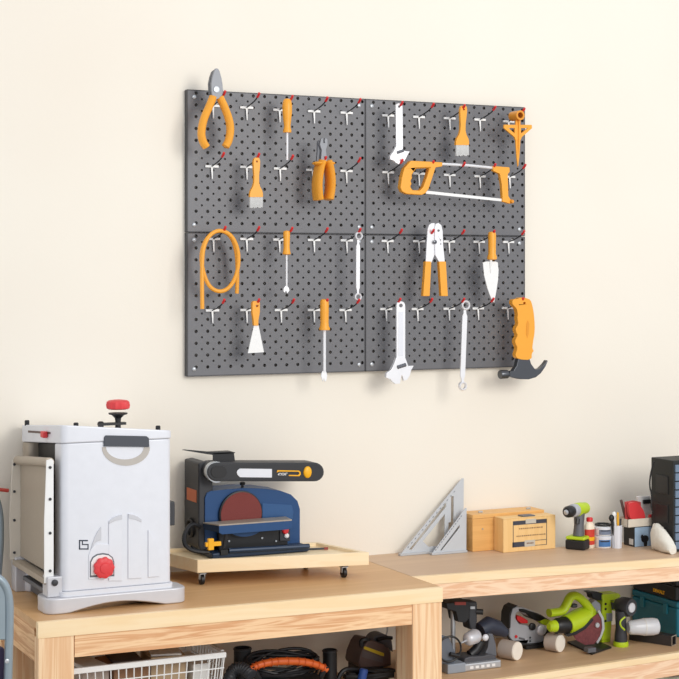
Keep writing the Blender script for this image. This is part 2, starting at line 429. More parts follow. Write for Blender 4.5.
# 5 and 16 adjustable wrenches
def adj(label, bar, head, knurl, cx0, cx1, top, bot, hw, y=TY):
    t = thing('adjustable_wrench', label, 'wrench', A(cx1, bot, y))
    m = M()
    arc = [(cx0+hw*math.cos(a), top+hw-hw*math.sin(a)) for a in [math.pi*i/8 for i in range(9)]]
    plate(m, arc+[(cx1-hw, bar),]+[(cx1+hw, bar)], y, .008, [circ(cx0, top+hw, hw*.42, 10)])
    plate(m, head, y, .013)
    m.build('handle_and_jaw', CHROME, t, .001)
    m = M(); plate(m, [(cx0-hw*.5, top+hw*2.4),(cx0+hw*.5,top+hw*2.4),(cx1+hw*.5,bar-3),(cx1-hw*.5,bar-3)], y-.0045, .0012); m.build('inset_panel', SILVERL, t, .0008)
    kx, ky, kr = knurl
    k = pm(kx, y); m = M(); a = A(kx-kr*1.25, ky+kr*.4, y-.006); b_ = A(kx+kr*1.25, ky-kr*.4, y-.006)
    ax = b_-a; pr = []
    for i in range(9): pr.append((ax.length*i/8, kr*k*(.62 if i % 2 else .5)))
    m.lathe(a, ax, pr, 12); m.build('adjusting_screw', GUNGREY, t)
    return t
adj('smaller chrome adjustable wrench hanging head down in the top row of the right panels', 149,
    [(396.4,146),(394,151),(390.4,156),(390.4,159.4),(393.6,160.4),(395.4,162.4),(399,164.4),(401,161),(402,158.6),(404.2,161.6),(406,158.5),(407.4,155.5),(409.8,151.4),(406.4,151.2),(403,150.4),(402.6,146)], (400.2,151.6,2.6), 399.3, 399.7, 103.2, 164, 3.3)
adj('large chrome adjustable wrench hanging head down over the lower edge of the board', 359,
    [(396.4,357.5),(394,364),(391.2,370),(386.6,373),(386.2,377.5),(390.6,379.4),(392.6,382),(395.5,384),(400.2,383.6),(400.8,380),(401.6,375.3),(402.8,376.5),(403.8,380.8),(407.2,379.9),(410,375.5),(411.4,370),(413.9,365.7),(408.4,366),(405.4,357.5)], (401.4,366,3.4), 401, 401, 301.2, 383, 4.4)
# 11 and 17 ring spanners
def ringsp(label, top, bot, rr, hw, y=TY):
    t = thing('ring_spanner', label, 'spanner', A(bot[0], bot[1]+rr, y)); k = pm(top[0], y)
    for (cx, cy), w in ((top, 1), (bot, .92)):
        M().ring(A(cx, cy, y), rr*k*.82*w, rr*k*.24, n=20, sy=1.9).build('ring_end', CHROME, t)
    a = (top[0]-.3, top[1]+rr); b_ = (bot[0]+.3, bot[1]-rr)
    m = M(); plate(m, [(a[0]-hw*.5,a[1]-.6),(a[0]+hw*.5,a[1]-.6),(a[0]+hw*.6,a[1]+3.5),(a[0]+hw,a[1]+6),(b_[0]+hw,b_[1]-5),(b_[0]+hw*.6,b_[1]-3),(b_[0]+hw*.5,b_[1]+.6),(b_[0]-hw*.5,b_[1]+.6),(b_[0]-hw*.6,b_[1]-3),(b_[0]-hw,b_[1]-5),(a[0]-hw,a[1]+6),(a[0]-hw*.6,a[1]+3.5)], y, .006)
    m.build('shank', CHROME, t, .001); return t
ringsp('small chrome double ring spanner in the third row of the left panels', (358.6,236), (357.8,297), 4.2, 1.8)
ringsp('long chrome double ring spanner hanging below the lower edge of the board', (465.4,305.3), (462.6,386), 4.8, 2.4)
# 7 tapered reamer
t = thing('pipe_reamer', 'orange pointed tool with open tube top and triangular cross handle at top right', 'reamer', A(518,167,TY))
c = A(520.5,115.2,TY-.02); k = pm(520, TY)
m = M(); n = 20
for r0, r1 in ((4.9*k, 3.0*k),):
    vs = []
    for y_ in (0, .05):
        for r_ in (r0, r1):
            for j in range(n):
                q = 2*math.pi*j/n; vs.append(c+Vector((r_*math.cos(q), y_, r_*math.sin(q))))
    fs = []
    for j in range(n):
        j2 = (j+1) % n
        fs += [(j,j2,n+j2,n+j),(2*n+j,3*n+j,3*n+j2,2*n+j2),(j,2*n+j,2*n+j2,j2),(n+j,n+j2,3*n+j2,3*n+j)]
    m.add(vs, fs)
m.build('open_tube', ORANGED, t)
m = M(); plate(m, [(504.4,124.6),(531.8,124.8),(532.2,128.2),(522,137),(520.8,140),(515.6,140),(514.6,137),(504,128)], TY, .008, [[(508.6,128),(514.8,128),(514.8,133.4)],[(521.2,128),(528,128),(521.2,133.6)]])
m.build('cross_handle', ORANGE, t, .0008)
m = M(); plate(m, [(515.8,120),(520.6,120),(520.4,142),(519.4,158),(518,167),(516.8,158),(515.8,142)], TY, .005)
a = A(518,121,TY); z0, z1 = A(518,121,TY).z, A(518,166,TY).z
m.prism([a+Vector((-.002,-.009,0)), a+Vector((-.002,.009,0)), a+Vector((-.002,.007,z1-z0+.06)), Vector((a.x-.002,a.y,z1)), a+Vector((-.002,-.007,z1-z0+.06))], (.004,0,0)); m.build('spike', ORANGE, t, .0008)
# 8 hacksaw
t = thing('hacksaw', 'orange handled hacksaw with white blade lying across the second row', 'saw', A(415,194,TY))
m = M(); plate(m, [(411,160.6),(443,162.2),(442.6,166.4),(436,167.4),(432.6,178),(429,189),(425.6,193.4),(422,195),(407,194),(402.4,191.6),(400.6,187.6),(402,177.5),(404.6,168)], TY, .024, [[(416.2,168.6),(429.6,168),(427.4,176),(423.4,187),(420,190.4),(412.6,190),(410.6,186.5),(412,184),(410.8,181),(412.4,178),(412,175)]])
m.build('handle', ORANGE, t, .0035)
M().tube(T([(441,164),(468,165.4),(494.5,168)], TY), .0046, 10).build('frame_tube', CHROME, t)
m = M(); plate(m, [(426,190.6),(504,199),(504,201.6),(426,193.6)], TY, .003); m.build('blade', WHITEM, t)
m = M(); plate(m, [(493,166),(509.7,167.3),(510,171.6),(508,174.4),(508.6,196),(511.4,200.6),(510,203.8),(506,202.4),(502.7,201.6),(502.6,196),(501.8,184),(500,174),(493.4,171)], TY, .016); m.build('front_bracket', ORANGE, t, .002)
M().lathe(A(510.4,201.6,TY), (0,-1,0), [(0,.007),(.012,.007),(.016,.005)], 10).build('wing_nut', ORANGED, t)
# 9 hose
t = [(202.3,309),(202,285),(202,262),(203.5,246),(210,234),(220,229.6),(231,234.5),(237.6,247),(239,262),(236,277),(229,288.5),(219.5,292.4),(209.5,287.5),(203.5,274),(200.8,258),(203.6,243),(212,232.6),(222,229.8),(232,237),(236.6,252),(237.6,270),(236.8,293.5)]
P = [A(p[0], p[1], TY-.014+.0026*i) for i, p in enumerate(t)]
hs = M().tube(sm(P, 2), 2.05*pm(220,TY), 12)
tag(hs.build('rubber_hose', ORANGE), 'coiled thin orange hose looped over a hook at the left of the board', 'hose')
# 12 scraper
t = thing('paint_scraper', 'orange handled scraper with flared white blade in the bottom row', 'scraper', A(256,353,TY))
m = M(); plate(m, [(252.6,302.4),(254,301),(258.6,301),(260,302.4),(260,312),(258.6,320),(258.4,325.6),(254,325.6),(253.6,320),(252.4,312)], TY, .013, [circ(257,306,1.2,8)]); m.build('handle', ORANGE, t, .002)
m = M(); plate(m, [(254.2,324.6),(258.4,324.6),(264,352.2),(248,353.2)], TY, .003); m.build('blade', WHITEM, t)
# 14 wire strippers
t = thing('wire_strippers', 'white faced wire strippers with two straight orange legs in the third row', 'pliers', A(435,296,TY))
m = M(); plate(m, [(427.9,228.5),(429.2,225),(431.5,223.3),(434.6,223),(435,228),(434.4,240),(435,246),(434.6,254.8),(431.6,262.5),(425.9,262.5),(426.8,245)], TY+.003, .006); m.build('jaw', CHROME, t, .0006)
m = M(); plate(m, [(435.1,228),(436,223.8),(438.6,223),(441.4,225.2),(442.7,231),(443.2,245),(445,262.5),(439.6,262.5),(436.4,257),(435.4,254.8)], TY-.003, .006, [circ(438.6,230.6,1.3,8),circ(440.6,240,.7,6),circ(440.8,244,.7,6)]); m.build('jaw', CHROME, t, .0006)
M().lathe(A(434.8,242,TY-.006), (0,-1,0), [(0,.0065),(.003,.0065),(.004,.004)], 12).build('pivot', DARKSTEEL, t)
m = M(); plate(m, [(425.7,261.4),(431.4,261.4),(429.8,296.2),(423.2,296.2)], TY, .016); m.build('handle', ORANGE, t, .002)
m = M(); plate(m, [(439.2,261.4),(446,261.4),(448,296.2),(441.4,296.2)], TY, .016); m.build('handle', ORANGE, t, .002)
# 15 trowel
t = thing('garden_trowel', 'hand trowel with orange handle and pointed white blade at right of third row', 'trowel', A(492,303,TY))
m = M(); lathe_px(m, 492, [(231.6,2),(232.4,3.6),(235,4.1),(245,3.9),(254,3.9),(256.5,4.8),(259,5),(260,3.4)], TY); m.build('handle', ORANGE, t)
m = M(); P1 = [(483,262.5),(486,261.5),(496,261.5),(497.9,262.5),(498.6,270),(498.2,279),(496.4,291),(494.2,302.6),(491.4,299),(487.4,288),(484.2,275)]
plate(m, P1, TY, .003); m.tube(T([(491,258),(490.6,264),(490.6,273)], TY-.003), [.0045,.004,.001], 8); m.build('blade', WHITEM, t, .0005)
# 18 hammer
t = thing('claw_hammer', 'claw hammer with black head and grooved orange grip hanging head down', 'hammer', A(524,380,TY))
HH = [(512.2,301.4),(514,299),(517.5,299.2),(520.3,297.4),(526,297.8),(530.7,299.8),(532.4,305),(533.8,312),(535,325.3),(534.6,334),(533,343),(532.4,348.6),(534,351),(532,353),(531.6,360),(517.8,359.4),(515.4,354.8),(516.8,351),(517.6,347.6),(515.2,343),(515.4,339.6),(518,335.6),(515.8,331),(516,328),(518.6,324),(517.4,318.6),(518,313.6),(516.6,308),(512.8,305)]
m = M(); P = smc(T(HH, TY-.012), 1); m.prism(P, (0,.022,0), [T(circ(524.6,303.2,1.3,8), TY-.012)]); m.build('grip', ORANGE, t, .005, 3)
m = M(); plate(m, [(526.6,324),(528,320.5),(529.4,324),(528.6,334),(527.4,338),(526.2,334)], TY-.0126, .001); m.build('grip_inlay', ORANGED, t)
m = M(); plate(m, [(518.6,358),(529.6,358),(531.4,364),(535.5,369.5),(540,368.6),(544.6,364),(547.4,360),(548,361),(545.4,367),(541,373.4),(536,377.4),(529,379.4),(520,379.2),(514,378),(510,376.6),(510,371.6),(513.6,370.6),(516.6,366)], TY, .021)
m.build('claw_head', DARKSTEEL, t, .003)
k = pm(505,TY); a = A(511.5,374,TY)
m = M(); m.lathe(a, (A(497.5,374.6,TY)-a), [(0,.0075),(.012,.0085),(.017,.0145),(.043,.0155),(.046,.014)], 20); m.build('striking_face', DARKSTEEL, t)

# ------------------------------------------------------------------ benches
FL = Z(38,623); FR = Z(443,587.5); ZT = .9
bl = thing('workbench', 'near left plywood topped pine workbench under the white planer', 'workbench', (FL.x, FL.y, 0))
st = .019
m = M(); m.prism([(FL.x,FL.y+st,ZT),(FR.x,FR.y+st,ZT),(FR.x,-.001,ZT),(FL.x,-.001,ZT)], (0,0,-.019)); m.build('worktop', WTOP, bl, smooth=False)
m = M(); m.prism([(FL.x,FL.y,ZT),(FR.x,FR.y,ZT),(FR.x,FR.y+st,ZT),(FL.x,FL.y+st,ZT)], (0,0,-.0424)); m.build('edge_strip', WPINE, bl, .001, smooth=False)
zr0, zr1 = ZT-.1016, ZT-.0425
lw = .100
def fy(x): return FL.y+(FR.y-FL.y)*(x-FL.x)/(FR.x-FL.x)
m = M(); m.hexa([(FL.x+lw,fy(FL.x+lw)+.003,zr0),(FR.x-lw,fy(FR.x-lw)+.003,zr0),(FR.x-lw,fy(FR.x-lw)+.041,zr0),(FL.x+lw,fy(FL.x+lw)+.041,zr0)], [(FL.x+lw,fy(FL.x+lw)+.003,zr1),(FR.x-lw,fy(FR.x-lw)+.003,zr1),(FR.x-lw,fy(FR.x-lw)+.041,zr1),(FL.x+lw,fy(FL.x+lw)+.041,zr1)]); m.build('front_rail', WRAIL, bl, .001, smooth=False)
y0 = fy(FL.x)+.001
M().box(FL.x+.001, FL.x+lw-.001, y0, y0+.040, 0, ZT-.0425).build('leg', WLEG, bl, .0015, smooth=False)
M().box(FL.x+.001, FL.x+lw-.001, -.14, -.04, 0, ZT-.02).build('leg', WLEG, bl, .0015, smooth=False)
y0 = fy(FR.x-lw)+.001
M().box(FR.x-lw+.001, FR.x-.001, y0, y0+.1, 0, ZT-.0425).build('leg', WLEG, bl, .0015, smooth=False)
M().box(FL.x+.001, FL.x+.039, FL.y+.042, -.141, ZT-.112, ZT-.0195).build('side_rail', WSIDE, bl, .001, smooth=False)
M().box(FR.x-.039, FR.x-.001, y0+.101, -.051, ZT-.09, ZT-.0195).build('side_rail', WSIDE, bl, .001, smooth=False)
M().box(FL.x+.102, FR.x-.102, -.05, -.012, ZT-.1, ZT-.0195).build('back_rail', WRAIL, bl, .001, smooth=False)
LS = .55
M().box(FL.x+.004, FR.x-.004, -.30, -.141, LS-.018, LS).build('lower_shelf', WSHELF, bl, smooth=False)
M().box(FL.x+.102, FR.x-.102, -.1409, -.002, LS-.018, LS).build('lower_shelf', WSHELF, bl, smooth=False)

RF0 = Z(414.6,577.2); RF1 = Z(679,558.5)
def ry(x): return RF0.y+(RF1.y-RF0.y)*(x-RF0.x)/(RF1.x-RF0.x)
X0 = FR.x+.002; X1 = 4.15; XJ = A(553,540,-.2).x
br = thing('workbench', 'far right shallower pine workbench with an open tool shelf', 'workbench', (X0, ry(X0), 0))
m = M(); m.prism([(X0,ry(X0)+st,ZT),(X1,ry(X1)+st,ZT),(X1,-.20,ZT),(XJ,-.135,ZT),(XJ,-.001,ZT),(X0,-.001,ZT)], (0,0,-.019)); m.build('worktop', WTOPR, br, smooth=False)
def rbar(z0, z1, off, th, x0=X0, x1=X1, fn=ry):
    m = M(); a = [(x0,fn(x0)+off),(x1,fn(x1)+off),(x1,fn(x1)+off+th),(x0,fn(x0)+off+th)]
    return m.hexa([(p[0],p[1],z0) for p in a], [(p[0],p[1],z1) for p in a])
rbar(ZT-.026, ZT, 0, st).build('edge_strip', WPINE, br, .001, smooth=False)
rbar(ZT-.074, ZT-.0265, .002, .038).build('front_rail', WRAILP, br, .001, smooth=False)
SZ = .58
g0 = Z(560,670.5,SZ); g1 = Z(679,652.5,SZ)
def gy(x): return g0.y+(g1.y-g0.y)*(x-g0.x)/(g1.x-g0.x)
m = M(); m.prism([(X0,gy(X0)+st,SZ),(X1,gy(X1)+st,SZ),(X1,-.002,SZ),(X0,-.002,SZ)], (0,0,-.018)); m.build('tool_shelf', WSHELF, br, smooth=False)
rbar(SZ-.02, SZ, 0, st, fn=gy).build('edge_strip', WPINE, br, .001, smooth=False)
rbar(SZ-.075, SZ-.0205, .002, .038, fn=gy).build('shelf_rail', WRAILP, br, .001, smooth=False)
LZ = .27
m = M(); m.prism([(X0,gy(X0)+.04,LZ),(X1,gy(X1)+.04,LZ),(X1,-.002,LZ),(X0,-.002,LZ)], (0,0,-.018)); m.build('bottom_shelf', WSHELF, br, smooth=False)
for x0 in (X0+.001, X1-.09):
    for y0 in (max(ry(x0), gy(x0))+.041,):
        if x0 < 3 and y0 < -.3: pass
        M().box(x0, x0+.085, y0, y0+.085, 0, ZT-.0195).build('leg', WLEG, br, .0015, smooth=False)
#@@ITEMS
# ------------------------------------------------------------------ thickness planer
yb = -.445
x0 = A(62,500,yb).x; x1 = A(172,500,yb).x
zt0 = A(62,425,yb).z; zt1 = A(172,429,yb).z-.004
t = thing('thickness_planer', 'tall white and silver benchtop thickness planer with red crank on the near bench', 'planer', ((x0+x1)/2, -.28, ZT))
bx0 = A(45,600,-.45).x; bx1 = A(187,600,-.45).x
def rrect(xa, xb, ya, yb_, r, n=6):
    P = []
    for cx, cy, a0 in ((xb-r, ya+r, -90), (xb-r, yb_-r, 0), (xa+r, yb_-r, 90), (xa+r, ya+r, 180)):
        for i in range(n+1):
            a = math.radians(a0+90*i/n); P.append((cx+r*math.cos(a), cy+r*math.sin(a)))
    return P
# feet: front one arched below and round cornered
def foot(name, ya, yc, xa_, r):
    P = rrect(xa_, bx1, ya, yc, r); Q = []
    for i in range(len(P)):
        a_, b_ = P[i], P[(i+1) % len(P)]; n_ = max(1, int(math.dist(a_, b_)/.012))
        Q += [(a_[0]+(b_[0]-a_[0])*k_/n_, a_[1]+(b_[1]-a_[1])*k_/n_) for k_ in range(n_)]
    def zb_(x, y):
        q = (x-bx0-.065)/(bx1-bx0-.13); return ZT+.0003+(.020*math.sin(math.pi*q) if 0 < q < 1 else 0)
    n_ = len(Q); m = M(); m.add([(x,y,zb_(x,y)) for x,y in Q]+[(x,y,ZT+.043) for x,y in Q], [tuple(range(n_-1,-1,-1)), tuple(range(n_,2*n_))]+[(i,(i+1)%n_,n_+(i+1)%n_,n_+i) for i in range(n_)])
    m.build(name, SILVER, t, .004, 3)
foot('front_foot', -.457, -.35, bx0, .032)
foot('rear_foot', -.12, -.015, x0-.01, .02)
M().box(x0, x1, -.3495, -.1205, ZT+.004, ZT+.043).build('base_pan', GUNGREY, t, .002)
m = M(); m.prism([(x,y,ZT+.0432) for x,y in rrect(x0-.006,x1+.006,yb-.004,-.015,.02)], (0,0,.014)); m.build('plinth', SILVERL, t, .002)
zs0 = A(62,443,yb).z; zs1 = A(172,447,yb).z
ybk = -.02
zbk = X(19,424,x0).z
def housing(name, ya, yc, za, zb_, mm, inset=0, r=.02, top=None):
    P = rrect(x0+inset, x1-inset, ya, yc, r); 
    def drop(y): return (y-yb)/(ybk-yb)*(zt0-zbk)
    lo = [(x,y,za-(drop(y) if top else 0)) for x,y in P]
    def ztop(x, y):
        if top is None: return zb_-drop(y)
        q = (x-x0)/(x1-x0); return zt0*(1-q)+zt1*q-drop(y)
    hi = [(x,y,ztop(x,y)) for x,y in P]; n = len(P); m = M()
    m.add(lo+hi, [tuple(range(n-1,-1,-1)), tuple(range(n,2*n))]+[(i,(i+1)%n,n+(i+1)%n,n+i) for i in range(n)])
    return m.build(name, mm, t, .004, 3, ang=50)
zb0 = ZT+.0574
front = housing('front_housing', yb, yb+.085, zb0, zs0-.002, SILVERL)
rear = housing('rear_housing', ybk-.075, ybk, zb0, zs0-.002, BEIGE)
housing('dark_interior', yb+.0855, ybk-.0755, zb0+.14, zs0-.004, BLACK, .03, .004)  # black box standing in for the shaded interior between the housings
housing('outfeed_roller_block', yb+.0855, ybk-.0755, zb0, zb0+.03, GUNGREY, .01, .004)
m = M().box(x0+.016, x0+.03, yb+.0855, yb+.12, zb0+.031, zb0+.14); m.build('chip_guard', CREAMM, t, .002)
topc = housing('top_cover', yb-.002, ybk, zs0-.0015, zt0, SILVERL, -.002, .02, True)
# slot with the red lock on the infeed side
m = M(); a = X(28,430.5,x0-.0035); b_ = X(50,432,x0-.0035); m.hexa([(a.x,a.y,a.z-.006),(b_.x,b_.y,b_.z-.006),(b_.x+.002,b_.y,b_.z-.006),(a.x+.002,a.y,a.z-.006)], [(a.x,a.y,a.z),(b_.x,b_.y,b_.z),(b_.x+.002,b_.y,b_.z),(a.x+.002,a.y,a.z)]); m.build('carry_slot', BROWN, topc)
a = X(44,434.5,x0-.01); M().obox(a, (.014,.03,.018)).build('lock_lever', REDSOFT, t, .003)
# four cover bolts
for q in ((27,421.5,-.07),(76,424,-.40),(158,427,-.40)):
    a = A(q[0],q[1],q[2]); M().lathe((a.x, a.y, a.z-.012), (0,0,1), [(0,.007),(.014,.007),(.016,.005)], 10).build('cover_bolt', BLACK, t)
# crank
a = A(118,423.5,-.40); k = pm(118,-.4)
c = M(); c.obox(a+Vector((-.018,0,0)), (.078,.02,.007)); c.lathe(a+Vector((-.05,0,-.012)), (0,0,1), [(0,.008),(.018,.008),(.02,.005)], 10); c.lathe(a+Vector((0,0,-.012)), (0,0,1), [(0,.008),(.02,.008),(.027,.009),(.036,.018),(.038,.026),(.042,.027)], 20)
cr = c.build('crank_arm', BLACK, t)
m = M(); prof = [(.040,.026),(.043,.0315),(.052,.033),(.061,.031),(.065,.025),(.067,.010)]
n = 48; vs = []; 
for h, r in prof:
    for j in range(n):
        q = 2*math.pi*j/n; rr = r*(1+.035*math.cos(12*q)); vs.append(a+Vector((rr*math.cos(q), rr*math.sin(q), h-.0)))
fs = [(i*n+j, i*n+(j+1)%n, (i+1)*n+(j+1)%n, (i+1)*n+j) for i in range(len(prof)-1) for j in range(n)]+[tuple((len(prof)-1)*n+j for j in range(n)), tuple(range(n-1,-1,-1))]
m.add(vs, fs); m.build('crank_knob', REDSOFT, cr)
# front grip and crescent
yf = yb-.002
m = M(); P = T([(104,446.4),(104.4,437),(106,435.4),(146.5,436.2),(149,438),(149.5,447)], yf-.004); m.prism(P, (0,.005,0)); m.build('grip_window', mat('slate_grey', (66,70,78), .45), t, .001)
P = []; 
for i in range(17):
    q = math.pi*i/16; P.append((126-24*math.cos(q), 447.2+18.5*math.sin(q)))
for i in range(17):
    q = math.pi*(16-i)/16; P.append((126-(24-5)*math.cos(q)-1, 447+12.5*math.sin(q)))
m = M(); m.prism(T(P, yb-.0015), (0,.003,0)); m.build('crescent_recess', mat('warm_grey_recess', (186,180,172), .5), t)
# relief on the front
def relief(pts, d=.004, mm=None, name='relief_panel'):
    m = M(); m.prism(T(pts, yb-d), (0, d+.001, 0)); return m.build(name, mm or SILVERL, t, .0012, 2)
FIN = mat('silver_relief_shade', (204,205,210), .4, .1)  # greyer silver: shade painted into the colour to strengthen the relief contrast
relief([(109,581),(109,521),(113,517.6),(118,515.4),(122.5,514.4),(122.5,581)])
relief([(109.3,524),(109.3,521),(113,517.8),(118,515.6),(122.3,514.6),(122.3,519.5),(115,521)], .0055, FIN)
relief([(128.4,579),(128.4,513.6),(134,514.6),(138,516.4),(142,519.4),(142,578)])
relief([(128.6,518.5),(128.6,513.8),(134,514.8),(138,516.6),(141.8,519.6),(141.8,522.4),(135,519.6)], .0055, FIN)
relief([(148.4,577.5),(148.4,530),(151.6,534),(155,540),(157.6,547.6),(159.4,557),(160,566),(159.6,576.5)])
relief([(101.4,540),(101.4,526.6),(98,531),(95,536.6),(92.4,544),(90.6,550),(95,543),(98,541)], .003, FIN)
relief([(88.8,579.5),(88.8,556),(91,549),(95,545),(101,543.8),(113,544.6),(115.9,549),(115.9,578)], .003)
relief([(90,577.5),(90,562),(92.4,557),(97,554),(103,553),(109,554),(113,557),(114.6,562),(114.6,576.5)], .0042, GUNGREY, 'knob_recess')
relief([(91.2,575.5),(91.2,562.5),(93.4,558),(97.6,555.4),(103,554.6),(108.6,555.4),(112,558),(113.4,562.5),(113.4,574.6)], .0052, WHITEM, 'knob_plate')
a = A(103.2,567.4,yb-.004); k = pm(104,yb)
m = M(); n = 48; vs = []; prof = [(0,10),(.006,10.6),(.012,10.2),(.015,8.6),(.0152,5.2),(.018,4.8),(.019,2)]
for h, r in prof:
    for j in range(n):
        q = 2*math.pi*j/n; rr = r*k*(1+(.05*math.cos(9*q) if r > 8 else 0)); vs.append(a+Vector((rr*math.cos(q), -h, rr*math.sin(q))))
fs = [(i*n+j, i*n+(j+1)%n, (i+1)*n+(j+1)%n, (i+1)*n+j) for i in range(len(prof)-1) for j in range(n)]+[tuple((len(prof)-1)*n+j for j in range(n)), tuple(range(n-1,-1,-1))]
m.add(vs, fs); m.build('depth_knob', REDSOFT, t)
# mark like an outlined E
m = M()
for q in ([(79,540),(88,540),(88,541.2),(79,541.2)], [(79,540),(80.2,540),(80.2,549.6),(79,549.6)], [(79,548.4),(88.6,548.4),(88.6,549.6),(79,549.6)], [(82,544),(88.4,544),(88.4,545),(82,545)], [(87.6,544),(88.6,544),(88.6,549.6),(87.6,549.6)], [(82,541),(83,541),(83,545),(82,545)]):
    m.prism(T(q, yb-.0008), (0,.001,0))
m.build('emblem', INK, t)
a = A(175.5,513.5,-.40); M().box(x1+.0005, x1+.026, -.40, -.34, a.z-.034, a.z+.034).build('side_socket', SOFTBLACK, t, .003)
# folded infeed table
xi = x0-.018; yn = -.425
zA = A(50,461,yn).z; zB = A(50,583,yn).z
yfa = X(21,500,xi).y; zAr = X(16,458,xi-.01).z
inf = M().hexa([(xi-.002,yn,zB+.02),(xi,yn,zB+.02),(xi,yfa,zB+.02),(xi-.002,yfa,zB+.02)], [(xi-.002,yn,zA-.012),(xi,yn,zA-.012),(xi,yfa,zAr-.012),(xi-.002,yfa,zAr-.012)]).build('infeed_table', BEIGE, t, .0005)
m = M(); m.prism([(xi-.026,yn-.001,zB),(xi,yn-.001,zB),(xi,yn-.001,zA),(xi-.006,yn-.001,zA+.006),(xi-.02,yn-.001,zA+.002),(xi-.022,yn-.001,zA-.06),(xi-.026,yn-.001,zA-.16)], (0,.004,0)); nf = m.build('front_flange', WHITEM, inf, .001)
m = M(); m.prism([(xi-.032,yfa,zB+.01),(xi,yfa,zB+.01),(xi,yfa,zAr),(xi-.008,yfa,zAr+.006),(xi-.024,yfa,zAr+.002),(xi-.028,yfa,zAr-.06),(xi-.034,yfa,zAr-.16)], (0,.004,0)); m.build('rear_flange', CREAMM, inf, .001)
M().tube([(xi-.010,yn+.003,zA-.004),(xi-.010,yfa,zAr-.004)], .013, 14).build('top_roller', BEIGE, inf)
for yy, dx, zT in ((yn-.0025,-.008,zA),(yfa-.0015,-.018,zAr)):
    for q in (.04,.30,.62,.93):
        M().lathe((xi+dx-.002, yy+.001, zT+(zB-zT)*q+(.010 if q > .5 else -.004)), (0,-1,0), [(0,.0042),(.002,.0042),(.003,.002)], 8).build('table_bolt', SOFTBLACK, inf)
M().box(xi-.026, xi+.006, yn+.004, yfa, zB-.004, zB+.012).build('bottom_bar', BEIGE, inf, .002)
for yy in (yn-.006, yfa-.01):
    h = M().box(xi-.02, xi+.022, yy-.005, yy+.045, ZT+.0434 if yy < -.36 else ZT, zB+.018).build('hinge_block', SILVER, t, .003)
    M().lathe((xi, yy-.004, zB+.002), (0,-1,0), [(0,.009),(.005,.009),(.007,.006)], 12).build('hinge_bolt', SOFTBLACK, h)
M().box(x0-.03, x0+.02, -.40, -.15, ZT+.0432, ZT+.056).build('roller_bed', GUNGREY, t, .002)

# ------------------------------------------------------------------ wheeled tray
zt_ = A(197.5,560,-.25).z
a = Z(197.5,560,zt_); b_ = Z(369,552.3,zt_); c_ = Z(301,538.6,zt_)
dv = c_-b_; 
if (a+dv).y > -.01: dv *= (-.01-a.y)/dv.y
if (b_+dv).y > -.01: dv *= (-.01-b_.y)/dv.y
xa = (a.x, b_.x)
t = thing('wheeled_tray', 'shallow pale maple tray on small black casters carrying the belt sander', 'tray', ((a.x+b_.x)/2, (a.y+b_.y+dv.y)/2, ZT))
u_ = (b_-a); rh = .0385; w_ = .016
un = u_.normalized(); dn = dv.normalized()
def slab(m, o, e1, e2, z0, z1):
    P = [o, o+e1, o+e1+e2, o+e2]; return m.hexa([(p.x,p.y,z0) for p in P], [(p.x,p.y,z1) for p in P])
slab(M(), a, u_, dn*w_, zt_-rh, zt_).build('front_side', WTRAY, t, .001, smooth=False)
slab(M(), a+dv-dn*w_, u_, dn*w_, zt_-rh, zt_).build('back_side', WTRAY, t, .001, smooth=False)
slab(M(), a+dn*w_, un*w_, dv-dn*2*w_, zt_-rh, zt_).build('end_side', WTRAY, t, .001, smooth=False)
slab(M(), b_-un*w_+dn*w_, un*w_, dv-dn*2*w_, zt_-rh, zt_).build('end_side', WTRAY, t, .001, smooth=False)
zf = zt_-.010
slab(M(), a+dn*w_+un*w_, u_-un*2*w_, dv-dn*2*w_, zf-.012, zf).build('tray_bottom', WTRAY, t, smooth=False)
for e, d in ((.03,.03),(u_.length-.06,.03),(.03,dv.length-.03),(u_.length-.06,dv.length-.03)):
    p = a+un*e+dn*d; zz = zt_-rh; r = (zz-ZT-.003)/2; r = min(r, .0155)
    cs = M().box(p.x-.010, p.x+.010, p.y-.012, p.y+.012, zz-.005, zz-.0002); cs.box(p.x-.0085,p.x-.0065,p.y-.006,p.y+.006,ZT+r,zz-.004); cs.box(p.x+.0065,p.x+.0085,p.y-.006,p.y+.006,ZT+r,zz-.004)
    cs.box(p.x-.010, p.x+.010, p.y-.012, p.y+.012, ZT+2*r+.001, zz-.0002)
    f_ = cs.build('caster', STEEL, t)
    M().lathe((p.x-.006,p.y,ZT+r), (1,0,0), [(0,r*.75),(.001,r),(.011,r),(.012,r*.75)], 18).build('wheel', BLACK, f_)

# ------------------------------------------------------------------ belt and disc sander
ys = -.165
Bz = zf+.0005
t = thing('belt_disc_sander', 'blue and black belt and disc sander standing on the wheeled tray', 'sander', (A(250,550,ys).x, ys, Bz))
def pl(pts, y, th): return M().prism(T(pts, y), (0, th, 0))
def fixz(m, z):  # flatten the lowest points onto z
    lo = min(v.z for v in m.v); d = z-lo
    for v in m.v:
        v.z += d
    return m
xs = lambda px, y=ys: A(px, 520, y).x
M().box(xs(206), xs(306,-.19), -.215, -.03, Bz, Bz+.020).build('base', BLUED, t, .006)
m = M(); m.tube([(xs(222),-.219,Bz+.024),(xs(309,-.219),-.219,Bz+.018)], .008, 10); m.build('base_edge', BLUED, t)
pl([(198.6,463),(207,461.4),(213,466),(213,546),(206,550),(200,550),(198.6,545)], -.15, .125).build('drive_housing', SOFTBLACK, t, .006, 3)
hx = A(198.6,500,-.15).x; a = X(196.5,490.4,hx-.0005); b_ = X(187,499.4,hx-.0005); M().box(hx-.0012,hx+.0005,a.y,b_.y,b_.z,a.z).build('warning_sticker', mat('orange_sticker',(214,112,66),.5), t)
